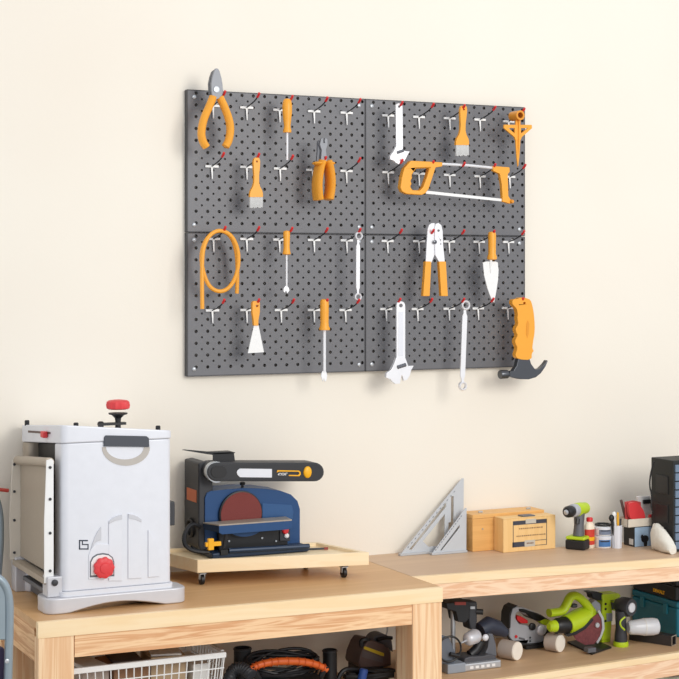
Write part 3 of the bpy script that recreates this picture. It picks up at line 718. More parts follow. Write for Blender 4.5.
pl([(205,545),(205,498),(207,493),(211,491),(225,489.4),(245,488),(262,488.4),(280,490.6),(291,494.5),(297.6,501),(300,509),(300,546)], -.155, .10).build('motor_housing', BLUE, t, .010, 3)
m = pl([(262,503),(292,505),(294,512),(293,519),(289,522.5),(276,523),(262,520)], -.1585, .006); m.build('housing_panel', mat('mid_machine_blue',(48,88,136),.4,.2), t, .003)
k = pm(240.8,ys)
a = A(240.8,514,-.163); M().lathe(a+Vector((0,.006,0)), (0,-1,0), [(0,23.2*k),(.008,23.2*k),(.009,22.6*k)], 48).build('disc_plate', BLACK, t)
M().lathe(a+Vector((0,-.0035,0)), (0,-1,0), [(0,22*k),(.002,22*k)], 48).build('sanding_disc', ABRASIVE, t)
# table
P = [A(220.7,524.5,-.235), A(293,524.5,-.235)]
zt2 = A(222,524.5,-.235).z
tb = M().prism([(A(219,524,-.235).x,-.235,zt2),(A(292,524,-.235).x,-.235,zt2),(A(284,521,-.168).x+.005,-.170,zt2),(A(203,518,-.17).x,-.170,zt2)], (0,0,-.004)).build('work_table', TAN, t, .0006, smooth=False)
xA, xB = A(219,524,-.235).x, A(292,524,-.235).x
m = M(); m.prism([(xA,-.2352,zt2-.004),(xB,-.2352,zt2-.004),(xB,-.2352,zt2-.026),(xB-.012,-.2352,zt2-.030),(xA+.01,-.2352,zt2-.030),(xA,-.2352,zt2-.024)], (0,.003,0))
m.build('table_skirt', BLUE, tb, .001)
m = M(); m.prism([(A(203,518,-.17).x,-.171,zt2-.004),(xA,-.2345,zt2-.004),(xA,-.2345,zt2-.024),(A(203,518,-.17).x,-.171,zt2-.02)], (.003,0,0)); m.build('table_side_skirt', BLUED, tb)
# trunnion, quadrant and front panel
m = M().box(xs(222,-.2), xs(291,-.2), -.176, -.156, Bz+.02, zt2-.005); m.build('front_panel', BLACK, t, .002)
qc = Vector((xs(246,-.2), -.2, zt2-.008)); P = [qc+Vector((-.064*math.cos(math.pi*i/12)*1.0, 0, -.040*math.sin(math.pi*i/12))) for i in range(13)]
m = M(); m.prism(P, (0,.004,0)); m.build('tilt_quadrant', BLUE, t)
for px_, py_ in ((229,541),(262,538),(276,541)):
    M().lathe(A(px_,py_,-.1765), (0,-1,0), [(0,.003),(.002,.003)], 8).build('panel_screw', STEEL, t)
m = M(); m.tube([A(222,526,-.215),A(226,535,-.215),A(224,548,-.215)], .006, 8); m.box(xs(222,-.22)-.004, xs(228,-.22), -.222,-.205, Bz+.012, Bz+.028); m.build('table_arm', BLACK, t)
sw = pl([(280,527),(290,527),(290,541),(280,541)], -.181, .005).build('switch_plate', SOFTBLACK, t, .001)
M().lathe(A(285,530.5,-.181), (0,-1,0), [(0,.0105),(.005,.0105),(.008,.007)], 14).build('stop_button', RED, sw)
M().lathe(A(286.4,535.6,-.181), (0,-1,0), [(0,.0075),(.004,.0075),(.006,.005)], 14).build('start_button', WHITEM, sw)
# yellow lock knob
a = A(213,544,-.235); kb = M(); kb.obox(a, (.050,.010,.013)); kb.obox(a+Vector((-.008,0,0)), (.018,.013,.034)); kb.tube([a+Vector((.02,0,0)), a+Vector((.03,.02,0))], .004, 8); kb.build('lock_knob', YELLOW, t, .003)
# belt arm
k = pm(266,-.17)
def stad(xa_, xb_, yc, h, n=10):
    P = [(xb_-h+h*math.sin(math.pi*i/n), yc-h*math.cos(math.pi*i/n)) for i in range(n+1)]
    return P+[(xa_+h-h*math.sin(math.pi*i/n), yc+h*math.cos(math.pi*i/n)) for i in range(n+1)]
m = pl(stad(207.5,324,472,9.4), -.20, .075); arm = m.build('belt_arm', SOFTBLACK, t, .003, 3)
m = pl(stad(206.4,227,472.2,10.6), -.196, .02); m.build('roller_rim', STEEL, arm, .001)
m = pl(stad(208,323,472,8.2), -.2035, .004); m.build('arm_face', mat('charcoal_satin',(44,45,48),.35), arm, .001)
pl(stad(211,227,472,6.2), -.206, .003).build('roller_cap', BLACK, arm, .002)
pl([(240,468.6),(272,469),(272,477.6),(240,477.2),(237.6,475),(236.8,472.6),(237.6,470.4)], -.2052, .002).build('white_plate', SILVERL, arm, .0005)
m = M(); 
for q in ([(277.4,470.2),(299,470.6),(300.6,472),(300.8,474.4),(299.4,476.2),(289,476),(289,474.9),(298.2,475),(299.4,473.8),(299.3,472.4),(298.2,471.7),(279,471.5),(277,472.6)],):
    m.prism(T(q, -.2056), (0,.002,0))
m.build('yellow_marking', YELLOW, arm)
tp = A(282.6,474.3,-.2054); text('4"X36"', 3.6*k, tp, WHITEM, arm, bold=.0002)
M().ell(A(307.6,472.2,-.205), (4.1*k/ .9,.006,6*k), 16, 8).build('tracking_knob', YELLOW, arm)
# top guard plate
m = pl([(182,450),(184,449.4),(213,452),(231,451.6),(234,453),(235,461),(213,462.5),(213,455),(206,454)], -.15, .003); m.box(xs(213,-.15), xs(235,-.15), -.15, -.09, A(220,453,-.15).z-.003, A(220,453,-.15).z); m.build('top_guard', BLACK, t)
M().lathe(A(242.4,489,-.13), (0,0,1), [(0,.004),(.012,.004),(.013,.008),(.02,.009),(.022,.006)], 12).build('arm_knob', BLACK, t)
# left side wheel, cord, mitre rod
M().ring(X(190,528,hx-.005), .026, .0045, (1,0,0)).build('cord_guard', BLACK, t)
cp = [A(190,520,-.16), A(185,534,-.18), A(183,543,-.2), A(190,550,-.215), A(202,551,-.22)]
for p in cp[2:]: p.z = max(p.z, Bz+.004)
cp = [A(200,527,-.158), A(191,523,-.17), A(184.5,533,-.185), A(183.5,543,-.2), A(189,549.5,-.212), A(200,552,-.22), A(209,552,-.222)]
for i, p in enumerate(cp): p.z = max(p.z, Bz+.006)
M().tube(sm(cp,2), .0065, 8).build('power_cord', BLACK, t)
a = A(300,549,-.2); b_ = A(324,550.8,-.215); a.z = b_.z = Bz+.006
r_ = M().tube([a, b_], .0035, 8).build('mitre_rod', SOFTBLACK, t)
M().tube([b_, b_+(b_-a)*.16], .0042, 8).build('rod_tip', RUST, r_)

# ------------------------------------------------------------------ speed squares
def square(label, pxa, pxb, hpx, y, slots):
    a = Vector((A(pxa,554,y).x, y, ZT+.0005)); W = A(pxb,554,y).x-a.x; H = hpx*pm(pxb, y)
    t = thing('speed_square', label, 'square', a+Vector((W/2,0,0)))
    f = lambda q: Vector((a.x+W*q[0]+H*q[1]*.09, a.y+H*q[1]*.14, a.z+H*q[1]))
    m = M(); m.prism([f(q) for q in ((0,0),(1,0),(1.0,1),(.97,1))], (0,.004,0), [[f(q) for q in s_] for s_ in slots]); m.build('ruled_plate', mat('cast_aluminium', (190,193,196), .5, .2), t, .0006)
    m = M(); m.box(a.x, a.x+W, y-.007, y+.010, ZT+.0005, ZT+.0075); m.build('fence_lip', mat('cast_aluminium', (190,193,196), .5, .2), t, .0006)
    m = M()
    for i in range(14):
        q = .12+.055*i; p = f((q+.012,q-.012)); m.obox(p+Vector((0,-.0006,0)), (.0012,.001,.006), Matrix.Rotation(math.radians(45), 3, 'Y'))
    m.build('scale_marks', INK, t); return t
square('large aluminium speed square leaning on the wall, behind the smaller one', 399.5, 463.4, 70.5, -.055,
   [[(.19,.07),(.72,.62),(.72,.68),(.15,.075)], [(.45,.09),(.70,.09),(.70,.52),(.36,.17)], [(.76,.30),(.84,.30),(.84,.76),(.80,.76),(.80,.40),(.76,.40)]])
square('small aluminium speed square standing in front of the larger one beside the wooden box', 431, 466.4, 43, -.088,
   [[(.30,.08),(.80,.56),(.80,.63),(.26,.09)]])
# ------------------------------------------------------------------ wooden boxes
def zpx(px, py, y): return A(px, py, y).z
t = thing('wooden_box', 'long honey coloured wooden box standing against the wall behind the labelled one', 'box', (A(505,552,-.1).x,-.05,ZT))
xa, xb = A(472.6,540,-.094).x, A(544,540,-.094).x; zz = A(500,513,-.094).z
M().box(xa, xb, -.094, -.006, ZT+.0003, zz-.014).build('box_body', WBOX, t, .0015, smooth=False)
M().box(xa-.0006, xb+.0006, -.0946, -.006, zz-.0135, zz).build('lid', WBOX, t, .0015, smooth=False)
for q in (482.5,): M().lathe(A(q,529,-.0946), (0,-1,0), [(0,.003),(.0015,.003)], 8).build('brass_pin', TAN, t)
for q in (482,530): M().obox((A(q,513,-.07).x,-.06,zz+.003), (.016,.006,.006)).build('lid_latch', STEEL, t, .001)
t = thing('wooden_box', 'pale wooden box with dark printed label in front of the longer box', 'box', (A(530,552,-.13).x,-.13,ZT))
xa, xb = A(503.4,540,-.156).x, A(555.5,540,-.156).x; zz = A(528,517.5,-.156).z
M().box(xa, xb, -.156, -.0965, ZT+.0003, zz-.0012).build('box_body', WBOX2, t, .0015, smooth=False)
M().box(xa, xb, -.1555, -.0965, zz-.001, zz+.002).build('lid', WBOX2, t, .0008, smooth=False)
W, H = xb-xa, zz-ZT
lab = lambda u0,u1,v0,v1,m: m.box(xa+W*u0, xa+W*u1, -.1568, -.1558, ZT+H*v0, ZT+H*v1)
m = M(); 
lab(.19,.83,.80,.92,m); lab(.17,.40,.14,.29,m); lab(.18,.19,.14,.92,m); lab(.82,.83,.14,.92,m); lab(.40,.83,.14,.155,m); lab(.60,.83,.29,.305,m)
m.build('printed_label', mat('slate_ink',(58,62,74),.6), t)
for q in ((.42,.62,.82,.95),(.40,.60,.13,.32)):
    m = M(); lab(*q, m)
    for v in m.v: v.y -= .0004 if v.y < -.1562 else 0
    m.build('label_badge', mat('label_grey',(196,190,176),.6), t)
random.seed(3)
m = M(); q = .30
while q < .74:
    w_ = random.uniform(.010,.022); lab(q, q+w_, .665, .70, m); q += w_+.020
q = .25
while q < .78:
    w_ = random.uniform(.010,.024); lab(q, q+w_, .45, .48, m); q += w_+.018
q = .44
while q < .57: lab(q, q+.02, .21, .25, m); q += .027
for v in m.v: v.y -= .0007 if v.y < -.1562 else 0
m.build('faint_print', mat('brown_ink',(130,96,70),.7), t)
m = M().box(xa+W*.38, xa+W*.62, -.152, -.12, zz+.0021, zz+.006); m.build('lid_clasp', GUNGREY, t, .001)

# ------------------------------------------------------------------ cordless drill
dy = -.225
b0 = Z(576,551); dy = b0.y+.032; dx = A(577.5,551,dy).x
t = thing('cordless_drill', 'lime and grey cordless drill standing on its battery on the far bench', 'drill', (dx,dy,ZT))
R = Matrix.Rotation(math.radians(35), 3, 'Z')
M().obox((dx,dy,ZT+.0165), (.052,.070,.032), R).build('battery', BLACK, t, .005)
M().obox((dx,dy,ZT+.0385), (.051,.068,.0115), R).build('battery_collar', LIME, t, .005)
zc = A(580,509.5,dy).z
ax = Vector((-.90,-.44,0)).normalized()
hc = Vector((dx+.004,dy,0))
M().tube([hc+Vector((0,0,ZT+.045)), hc+Vector((.002,0,ZT+.08)), hc+Vector((.005,.003,zc-.012))], [.019,.0165,.019], 12).build('handle', GUNGREY, t)
o = hc+Vector((.004,.004,zc))
M().lathe(o-ax*.050, ax, [(0,.012),(.006,.019),(.04,.0225),(.065,.023),(.073,.022)], 20).build('motor_body', LIME, t)
M().lathe(o+ax*.0232, ax, [(0,.022),(.02,.022),(.024,.019)], 20).build('torque_collar', TOOLGREY, t)
ch = M().lathe(o+ax*.0475, ax, [(0,.017),(.012,.020),(.028,.019),(.036,.014)], 18).build('chuck', BLACK, t)
M().lathe(o+ax*.0837, ax, [(0,.009),(.002,.009),(.004,.006)], 12).build('chuck_jaw', STEEL, ch)
M().tube([hc+Vector((-.012,-.012,zc-.028)), hc+Vector((-.016,-.015,zc-.045))], .008, 8).build('trigger', BLACK, t)
# glue bottle
def base_of(px, py, back, z=ZT):
    y = Z(px, py, z).y+back; return Vector((A(px, py, y).x, y, z))
p = base_of(589.5,549,.018)
k = pm(589,p.y); t = thing('glue_bottle', 'cream glue bottle with red cap and red label behind the drill', 'bottle', p)
M().lathe(p, (0,0,1), [(0,.016),(.003,.0185),(.075,.0185),(.086,.012),(.09,.0095)], 20, .7).build('bottle_body', mat('cream_plastic',(240,226,204),.4), t)
M().lathe(p+Vector((0,0,.0902)), (0,0,1), [(0,.011),(.010,.011),(.013,.009)], 14).build('cap', RED, t)
m = M(); m.lathe(p+Vector((0,0,.012)), (0,0,1), [(0,.0188),(.052,.0188)], 20, .705); m.build('label', mat('red_label',(206,60,44),.5), t)
M().lathe(p+Vector((0,0,.026)), (0,0,1), [(0,.0191),(.012,.0191)], 20, .71).build('label_band', YELLOW, t)
# two tubs
p = base_of(602.8,548.6,.030); k = pm(603,p.y); R0 = 9.3*k
def tub(q, h, label, lb, grp='white plastic tubs with blue labels'):
    t = thing('plastic_tub', label, 'tub', q, grp)
    M().lathe(q, (0,0,1), [(0,R0*.92),(.002,R0*.95),(h-.010,R0)], 28).build('tub_body', WHITEM, t)
    M().lathe(q+Vector((0,0,h-.0099)), (0,0,1), [(0,R0*1.04),(.007,R0*1.04),(.009,R0*.98)], 28).build('lid', SILVERL, t)
    m = M(); n = 8; vs = []
    for z_ in (h*.12, h*.68):
        for i in range(n+1):
            an = math.radians(-150+80*i/n); vs.append(q+Vector((math.cos(an)*R0*1.005, math.sin(an)*R0*1.005, z_)))
    m.add(vs, [(i,i+1,n+2+i,n+1+i) for i in range(n)]); m.build('paper_label', lb, t)
    m = M(); vs = []
    for z_ in (h*.50, h*.62):
        for i in range(n+1):
            an = math.radians(-140+60*i/n); vs.append(q+Vector((math.cos(an)*R0*1.012, math.sin(an)*R0*1.012, z_)))
    m.add(vs, [(i,i+1,n+2+i,n+1+i) for i in range(n)]); m.build('label_stripe', INK, t)
h1 = zpx(603,536.5,p.y-R0)-ZT; tub(p, h1, 'lower white tub with a blue label, stacked under another tub', mat('blue_label',(70,120,178),.5))
h2 = zpx(603,527.5,p.y-R0)-ZT-h1; tub(p+Vector((.001,0,h1+.0005)), h2, 'upper white tub with a grey label and dark top, on another tub', mat('grey_label',(120,130,150),.5))
M().lathe(p+Vector((.001,0,h1+h2-.0002)), (0,0,1), [(0,R0*.9),(.004,R0*.9)], 24)
tag(M().ring(p+Vector((.001,0,h1+h2+.0045)), R0*.8, .0035, (0,0,1)).build('black_hose_ring', BLACK), 'thin black ring lying on top of the upper white tub', 'ring')
# cup with brushes
p = base_of(617,549,.02); k = pm(617,p.y); r0 = 5.2*k
hcup = zpx(617,526,p.y-r0)-ZT
t = thing('white_cup', 'tall ribbed white cup beside the stacked tubs', 'cup', p)
m = M(); n = 24
for (ra, rb, z0_, z1_) in ((r0*.9, r0, 0, hcup),):
    vs = []
    for r_, z_ in ((ra,0),(rb,hcup),(rb*.9,hcup),(ra*.88,.004)):
        for j in range(n):
            q = 2*math.pi*j/n; w_ = 1+.03*math.cos(12*q); vs.append(p+Vector((r_*w_*math.cos(q), r_*w_*math.sin(q), z_)))
    fs = [(i*n+j, i*n+(j+1)%n, (i+1)*n+(j+1)%n, (i+1)*n+j) for i in range(3) for j in range(n)]+[tuple(range(n-1,-1,-1)), tuple(3*n+j for j in range(n))]
    m.add(vs, fs)
m.build('cup_wall', SILVERL, t)
def stick(name, dx_, mm, top, label, cat, r=.0035, lean=0, head=None):
    a = p+Vector((dx_,0,.006)); e = A(top[0], top[1], p.y); 
    m = M(); m.tube([a, e], r, 8)
    if head: m.ell(e, head, 10, 8)
    o = m.build(name, mm); tag(o, label, cat); return o
stick('marker_pen', -.006, BLACK, (611.5,518), 'black topped marker leaning left in the white cup', 'pen', .005, 0, (.010,.008,.012))
stick('foam_brush', -.001, WHITEM, (614.2,514.5), 'white headed foam brush in the white cup', 'brush', .004, 0, (.008,.006,.010))
stick('pencil', .005, YELLOW, (617.8,512.5), 'yellow pencil standing in the white cup', 'pencil', .0035)
stick('marker_pen', .009, SOFTBLACK, (620.6,518.5), 'dark stick standing right of the yellow pencil in the cup', 'pen', .0035)

# product box, carton and contents
p = Z(634.6,547.2,ZT)
yb1 = p.y; xa = p.x; xb = A(652.5,540,yb1).x; zz = A(634.6,527.5,yb1).z
t = thing('product_box', 'black and pale blue printed box carrying the small white carton', 'box', ((xa+xb)/2, yb1+.03, ZT))
M().box(xa, xb, yb1, yb1+.062, ZT+.0002, zz).build('box_side', BLACK, t, .0008)
M().box(xa+.0005, xb-.0005, yb1-.0008, yb1+.001, ZT+.001, zz-.0005).build('printed_front', mat('pale_blue_print',(164,190,214),.4,0,.15,60), t)
m = M(); q = A(645,539,yb1-.001); m.ell(q, (.016,.0012,.013), 16, 6); m.ell(q+Vector((.002,0,-.014)), (.008,.0012,.016), 12, 6); m.ell(q+Vector((-.012,0,.008)), (.006,.0012,.008), 10, 6); m.build('dark_picture', BLACK, t)
m = M().box(xa-.001, xa+.0005, yb1+.008, yb1+.03, ZT+.006, ZT+.026); m.build('white_sticker', PAPER, t)
zc0 = zz+.0008; xl_, xr_ = A(628,520,yb1).x-.003, A(655,520,yb1).x; zc1 = A(640,518.5,yb1).z
t = thing('open_carton', 'small white open carton on the product box holding red sponges', 'carton', ((xl_+xr_)/2, yb1+.03, zc0))
m = M(); m.box(xl_, xr_, yb1-.003, yb1+.068, zc0, zc0+.0015); m.box(xl_,xr_,yb1-.003,yb1-.0015,zc0,zc1); m.box(xl_,xr_,yb1+.0665,yb1+.068,zc0,zc1); m.box(xl_,xl_+.0015,yb1-.003,yb1+.068,zc0,zc1); m.box(xr_-.0015,xr_,yb1-.003,yb1+.068,zc0,zc1)
m.build('carton_wall', mat('off_white_card',(226,216,198),.8), t, smooth=False)
def stand(name, pts, y, th, mm, label, cat, it=1, bevel=.001):
    P = [A(a[0],a[1],y) for a in pts]; P = smc(P, it) if it else P
    for q in P: q.z = max(q.z, zc0+.0018)
    o = M().prism(P, (0,th,0)).build(name, mm, None, bevel); tag(o, label, cat); return o
stand('sanding_sponge', [(629,505),(631,502.5),(637,502),(641,506),(645,513),(645.5,521),(631,521),(629,512)], yb1+.006, .012, REDSOFT, 'bright red rounded sponge at front of the white carton', 'sponge', 2)
stand('sanding_pad', [(625.5,502),(634,500.5),(641,502),(641,520),(626,520)], yb1+.024, .007, mat('dusky_red',(196,74,74),.7), 'dusky red flat pad behind the bright red sponge', 'pad', 0)
stand('wood_strip', [(620.6,500),(622.4,499.6),(627.6,520),(625.4,520)], yb1+.036, .006, BROWN, 'thin dark strip leaning at the left of the white carton', 'strip', 0)
stand('white_packet', [(637.5,496.5),(650.5,496),(651.6,521),(638.5,521)], yb1+.042, .010, PAPER, 'white packet standing at the back of the white carton', 'packet', 0)
stand('black_clip', [(644,500),(651,499.4),(651.2,503.6),(644,504)], yb1+.033, .008, BLACK, 'small black clip beside the white packet', 'clip', 0)
stand('red_stick', [(649.5,515),(652.5,514.5),(653.4,520.5),(650,521)], yb1+.012, .008, REDSOFT, 'short red piece at the right end of the white carton', 'stick', 0)
# black parts cabinet
p = Z(674,552.5,ZT); ya = p.y; xa = p.x; zz = A(664,459,ya+.06).z; xb = xa+.30
t = thing('drawer_cabinet', 'tall black parts cabinet with blue grey drawers at the right edge', 'cabinet', (xa+.1, ya+.06, ZT))
yk = ya+.125
M().box(xa, xb, ya+.004, yk, ZT+.0003, zz).build('cabinet_body', mat('matte_black_plastic',(30,32,31),.6), t, .003)
for c_ in range(4):
    for r_ in range(10):
        h = (zz-ZT-.02)/10; w_ = .29/4
        x_ = xa+.006+c_*w_; z_ = ZT+.01+r_*h
        d = M().box(x_, x_+w_-.003, ya-.002, ya+.0045, z_, z_+h-.004).build('drawer', mat('blue_grey_drawer',(112,130,152),.35), t, .001)
        if c_ < 2: M().box(x_+.02, x_+w_-.023, ya-.008, ya-.002, z_+h*.35, z_+h*.55).build('drawer_pull', SOFTBLACK, d, .001)
for z_ in (.30,.62): M().box(xa-.003, xa+.001, ya+.03, yk-.03, ZT+(zz-ZT)*z_, ZT+(zz-ZT)*(z_+.2)).build('side_rib', BLACK, t, .001)
cp = [A(654,461,ya+.07), A(650.5,474,ya+.08), A(649.4,486,ya+.08), A(652,495,ya+.08), A(651,505,ya+.08), A(652.6,513,ya+.08)]
M().tube(sm(cp,2), .0028, 8).build('hanging_cable', BLACK, t)

# white bag slumped along the cabinet's left side
prof = [(654,524),(656.5,523),(660,525.5),(664,530),(668,536),(671,541.5),(673,546)]
random.seed(9); m = M(); nx, n2_ = 18, 20; vs = []; bxx = xa-.004-.024
for i in range(nx+1):
    q = i/nx*6; a_ = int(min(q,5)); f = q-a_
    tp_ = X(prof[a_][0]*(1-f)+prof[a_+1][0]*f, prof[a_][1]*(1-f)+prof[a_+1][1]*f, bxx); h = max(tp_.z-ZT, .006)
    for j in range(n2_):
        an = 2*math.pi*j/n2_; w_ = 1+.06*math.sin(5*an+i*.6)+random.uniform(-.04,.04)
        vs.append((min(bxx+.022*math.cos(an)*w_*(.55+.45*math.sin(math.pi*(i+2)/(nx+4))), xa-.005), tp_.y, ZT+max(.0005, h/2+h/2*math.sin(an)*w_)))
m.add(vs, [(i*n2_+j, i*n2_+(j+1)%n2_, (i+1)*n2_+(j+1)%n2_, (i+1)*n2_+j) for i in range(nx) for j in range(n2_)]+[tuple(range(n2_-1,-1,-1)), tuple(nx*n2_+j for j in range(n2_))])
tag(m.build('crumpled_bag', CLOTH, None, ang=60), 'crumpled white cloth bag slumped beside the black drawer cabinet', 'bag')

# ------------------------------------------------------------------ tools on the far bench's shelf
S = SZ
def on(px, py, back=0): q = Z(px, py, S); q.y += back; return q
def mk(name, label, cat, px, py, back=0, group=None):
    q = on(px, py, back); return thing(name, label, cat, q, group), q.y
# small drill press
t, y = mk('drill_press', 'small black drill press with silver post next to the bench leg', 'drill press', 452, 674, .03)
zb_ = S+.0003
xa, xb = A(443,670,y).x, A(461,670,y).x
M().box(xa, xb, y-.03, y+.10, zb_, zb_+.03).build('base_block', mat('light_slate',(150,158,168),.5,.2), t, .003)
m = pl([(440,634),(450,638),(455.4,652),(455,664),(440,664)], y-.018, .05); m.build('grey_cover', mat('slate_cover',(98,104,114),.55), t, .005)
M().tube([A(453,663,y+.05), A(453,606,y+.05)], 2.5*pm(453,y), 14).build('post', STEEL, t)
m = pl([(446,603),(470,601),(470,618),(466,623),(458,622),(456,612),(447,609)], y+.02, .06); m.build('press_head', BLACK, t, .004)
m = pl([(469,601.5),(477.5,601.5),(477.5,622),(476,630),(470.5,630),(469,620)], y+.025, .05); m.build('motor', SOFTBLACK, t, .006)
M().tube([A(476,611.5,y+.03), A(483,612,y+.02)], .009, 10).build('feed_knob', BLACK, t)
pl([(455,602),(466,602),(466,605),(455,605)], y+.018, .003).build('red_badge', RUST, t)
pl([(470.5,606.5),(475,606.5),(475,609),(470.5,609)], y+.0235, .002).build('silver_badge', STEEL, t)
M().ring(A(449.5,649,y-.024), 12.5*pm(450,y), .0032, (.1,1,0), 28).build('cable_loop', BLACK, t)
m = M(); m.tube([A(450,654,y-.028), A(459,656,y-.028)], .0065, 8); m.build('cable_plug', BLACK, t)
# rotary tool in stand
t, y = mk('rotary_tool_stand', 'grey rotary tool clamped in an angled stand on a silver base', 'tool stand', 480, 672, .03)
xa, xb = A(462.5,668,y).x, A(499.5,668,y).x
M().box(xa, xb, y-.012, y+.09, S+.0003, S+.025).build('base_plate', STEEL, t, .005)
m = M()
for i in range(5): m.box(xa+.02+.02*i, xa+.032+.02*i, y-.0132, y-.011, S+.008, S+.016)
m.build('base_slot', WHITEM, t)
pl([(464,663),(465,658.5),(470,656.5),(483,656),(489,654),(496,656),(498.5,664)], y+.002, .07).build('stand_foot', mat('charcoal_iron',(84,84,88),.5,.3), t, .008, 3)
pl([(483.5,657),(488,648),(489,640),(488,633.5),(493.5,633.5),(496.5,644),(497.5,657)], y+.018, .04).build('stand_column', GUNGREY, t, .006)
M().tube([A(470,655,y+.03), A(476,650,y+.03), A(481,641,y+.03)], .016, 12).build('clamp_arm', BLACK, t)
a = A(466,640.5,y+.0); e = A(482,632.5,y+.03)
m = M(); m.lathe(a, e-a, [(0,.009),(.004,.016),(.012,.021),(.045,.024),(.055,.02)], 18); m.build('chuck', SILVER, t)
m = M(); m.tube([a-(e-a)*.32, a+(e-a)*.02], .0035, 8); m.build('spindle', STEEL, t)
M().ell(A(485.5,637.5,y-.0), (.011,.008,.011), 12, 8).build('clamp_screw', SILVERL, t)
M().tube([A(480,630,y+.05), A(488,625,y+.055), A(497,628,y+.06), (A(506,633,y+.06))], [.024,.028,.026,.014], 14).build('motor_body', mat('dark_navy_body',(44,50,66),.5), t)
# log rolls
def roll(label, c, rx, ry_, back, mm):
    kk = pm(c[0], 0); y = on(c[0], c[1]+ry_, 0).y+.012
    e = A(c[0], c[1], y); r = ry_*pm(c[0], y); e.z = S+r+.0004
    d = Vector((-.42,.91,0)).normalized()
    t = thing('white_birch_roll', label, 'roll', (e.x, e.y, S), 'round pale rolls lying on the tool shelf')
    M().lathe(e+d*.002, d, [(0,r),(back,r)], 26).build('roll_side', mm, t)
    M().lathe(e-d*.002, d, [(0,r*.95),(.0038,r*.99)], 26).build('roll_end', CORK, t)
roll('left pale round roll lying in front of the grey jigsaw', (517.3,652.2), 7, 9.4, .055, TAUPE)
roll('right pale round roll between the grey jigsaw and the lime circular saw', (560.4,644.6), 7, 8.8, .045, TAUPE)
# grey jigsaw
y = on(530,652,0).y+.045
t = thing('jigsaw', 'light grey and black jigsaw with red trigger and lime patch', 'jigsaw', (A(530,650,y).x, y, S))
pl([(509.4,640),(509.6,628),(510.6,615),(512.6,608.6),(517,606.2),(524,607.6),(533,611),(542,615),(541,621),(534,619.5),(526,614.5),(519.6,612),(516.4,613.5),(516,619),(519,623.6),(526,625),(535,628),(543,632),(545,637.5),(543.5,643.5),(536,645.5),(524,644.6),(513,643)], y, .05).build('motor_body', TOOLGREY, t, .006, 3)
pl([(508.6,629),(509.4,614),(511.8,607.8),(516.4,605),(518,605.6),(512.8,609),(511,616),(510.6,628)], y-.001, .052).build('rear_edge', BLACK, t, .002)
pl([(518.5,608.6),(524,608.6),(533,611.6),(542,615),(550.5,620.5),(553,626),(548,626),(540,621.5),(533,619.4),(526,613.6),(519.4,611.6)], y-.003, .056).build('grip', BLACK, t, .005)
pl([(516.8,616),(521,616.2),(528,620.4),(528,623.4),(521,623.4),(517,620)], y+.002, .03).build('trigger', RED, t, .002)
pl([(540,621.5),(545,619),(551.6,620.6),(553,624),(551.6,628.4),(547,625.6),(542,624.2)], y-.006, .02).build('lime_patch', LIME, t, .002)
M().lathe(A(531.6,626.4,y-.001), (0,-1,0), [(0,.012),(.008,.012),(.01,.008)], 14).build('dial', BLACK, t)
M().lathe(A(540,629.4,y-.001), (0,-1,0), [(0,.018),(.012,.018),(.016,.012)], 16).build('gear_cover', SILVERL, t)
m = M(); m.tube([A(545,630,y+.02), A(551,637,y+.01), A(556,643,y+.01)], .0085, 10); m.tube([A(549,624,y+.01), A(556,631,y+.01), A(557,641,y+.01)], .006, 8); m.tube([A(544,632,y-.006), A(550,643,y-.006)], .006, 8); m.build('blade_guard', BLACK, t)
M().lathe(A(516,636.6,y-.0005), (0,-1,0), [(0,.0055),(.0015,.0055)], 12).build('round_badge', RED, t)
pl([(519,637),(525,638.6),(525,640.4),(519,639)], y-.001, .002).build('side_lettering', GUNGREY, t)
for q in ((530,637.6),(530,641.2)): M().lathe(A(q[0],q[1],y-.0005), (0,-1,0), [(0,.0035),(.0015,.0035)], 10).build('case_screw', SOFTBLACK, t)
m = M().tube(sm([A(505,629,y+.02), A(508,637,y-.008), A(513,642.6,y-.010), A(524,644.8,y-.010), A(540,644,y-.010), A(547,640,y-.006)],2), .0042, 8); m.build('power_cord', BLACK, t)
a = on(528,655,0); M().box(A(524,650,y).x, A(547,650,y).x, y-.015, y+.05, S+.0003, S+.012).build('sole_plate', BLACK, t, .002)
M().box(A(527,650,y).x, A(541,650,y).x, y+.004, y+.04, S+.012, A(530,645,y).z+.004).build('plunger_block', SILVER, t, .003)
# blue cable near jigsaw
# lime circular saw
y = on(590,651,0).y+.03
t = thing('circular_saw', 'lime corded circular saw with looped handle and reddish blade', 'circular saw', (A(588,650,y).x, y, S))
k = pm(585,y)
m = M(); m.tube(sm(T([(549,613),(556,612.4),(563,611),(567,603.4),(570,596.6),(575,595),(581,598.6),(588,606),(590.6,611),(587,618),(581,627)], y+.01),2), 4.2*k, 12, sy=1.3); m.build('looped_handle', LIME, t)
a = A(566,625,y+.0); e = A(590,614,y+.03)
M().lathe(a, e-a, [(0,9.5*k),((e-a).length*.5,10.5*k),((e-a).length,10*k)], 22).build('motor_body', LIME, t)
b2 = A(555,626,y-.01); M().lathe(b2, a-b2, [(0,5.5*k),(.01,7.6*k),((a-b2).length,8.6*k)], 20).build('motor_cap', BLACK, t)
m = M(); d = (b2-a).normalized(); m.lathe(b2+d*.001, d, [(0,.02),(.02,.018),(.028,.010)], 14); m.build('vent_cap', LIME, t)
pl([(577,633),(582,622),(590,610),(592,603),(596,600),(601,604),(601.5,613),(597,618),(588,628)], y+.02, .035).build('blade_cover', mat('grey_cover',(150,154,162),.45,.2), t, .004)
P = [(600,612),(603,620),(603.4,629),(600,638),(594,644),(585,645),(576,640),(573,634),(583,627),(592,618)]
pl(P, y-.012, .003).build('saw_blade', mat('red_streaked_blade',(120,62,64),.5,.3,.5,120), t)
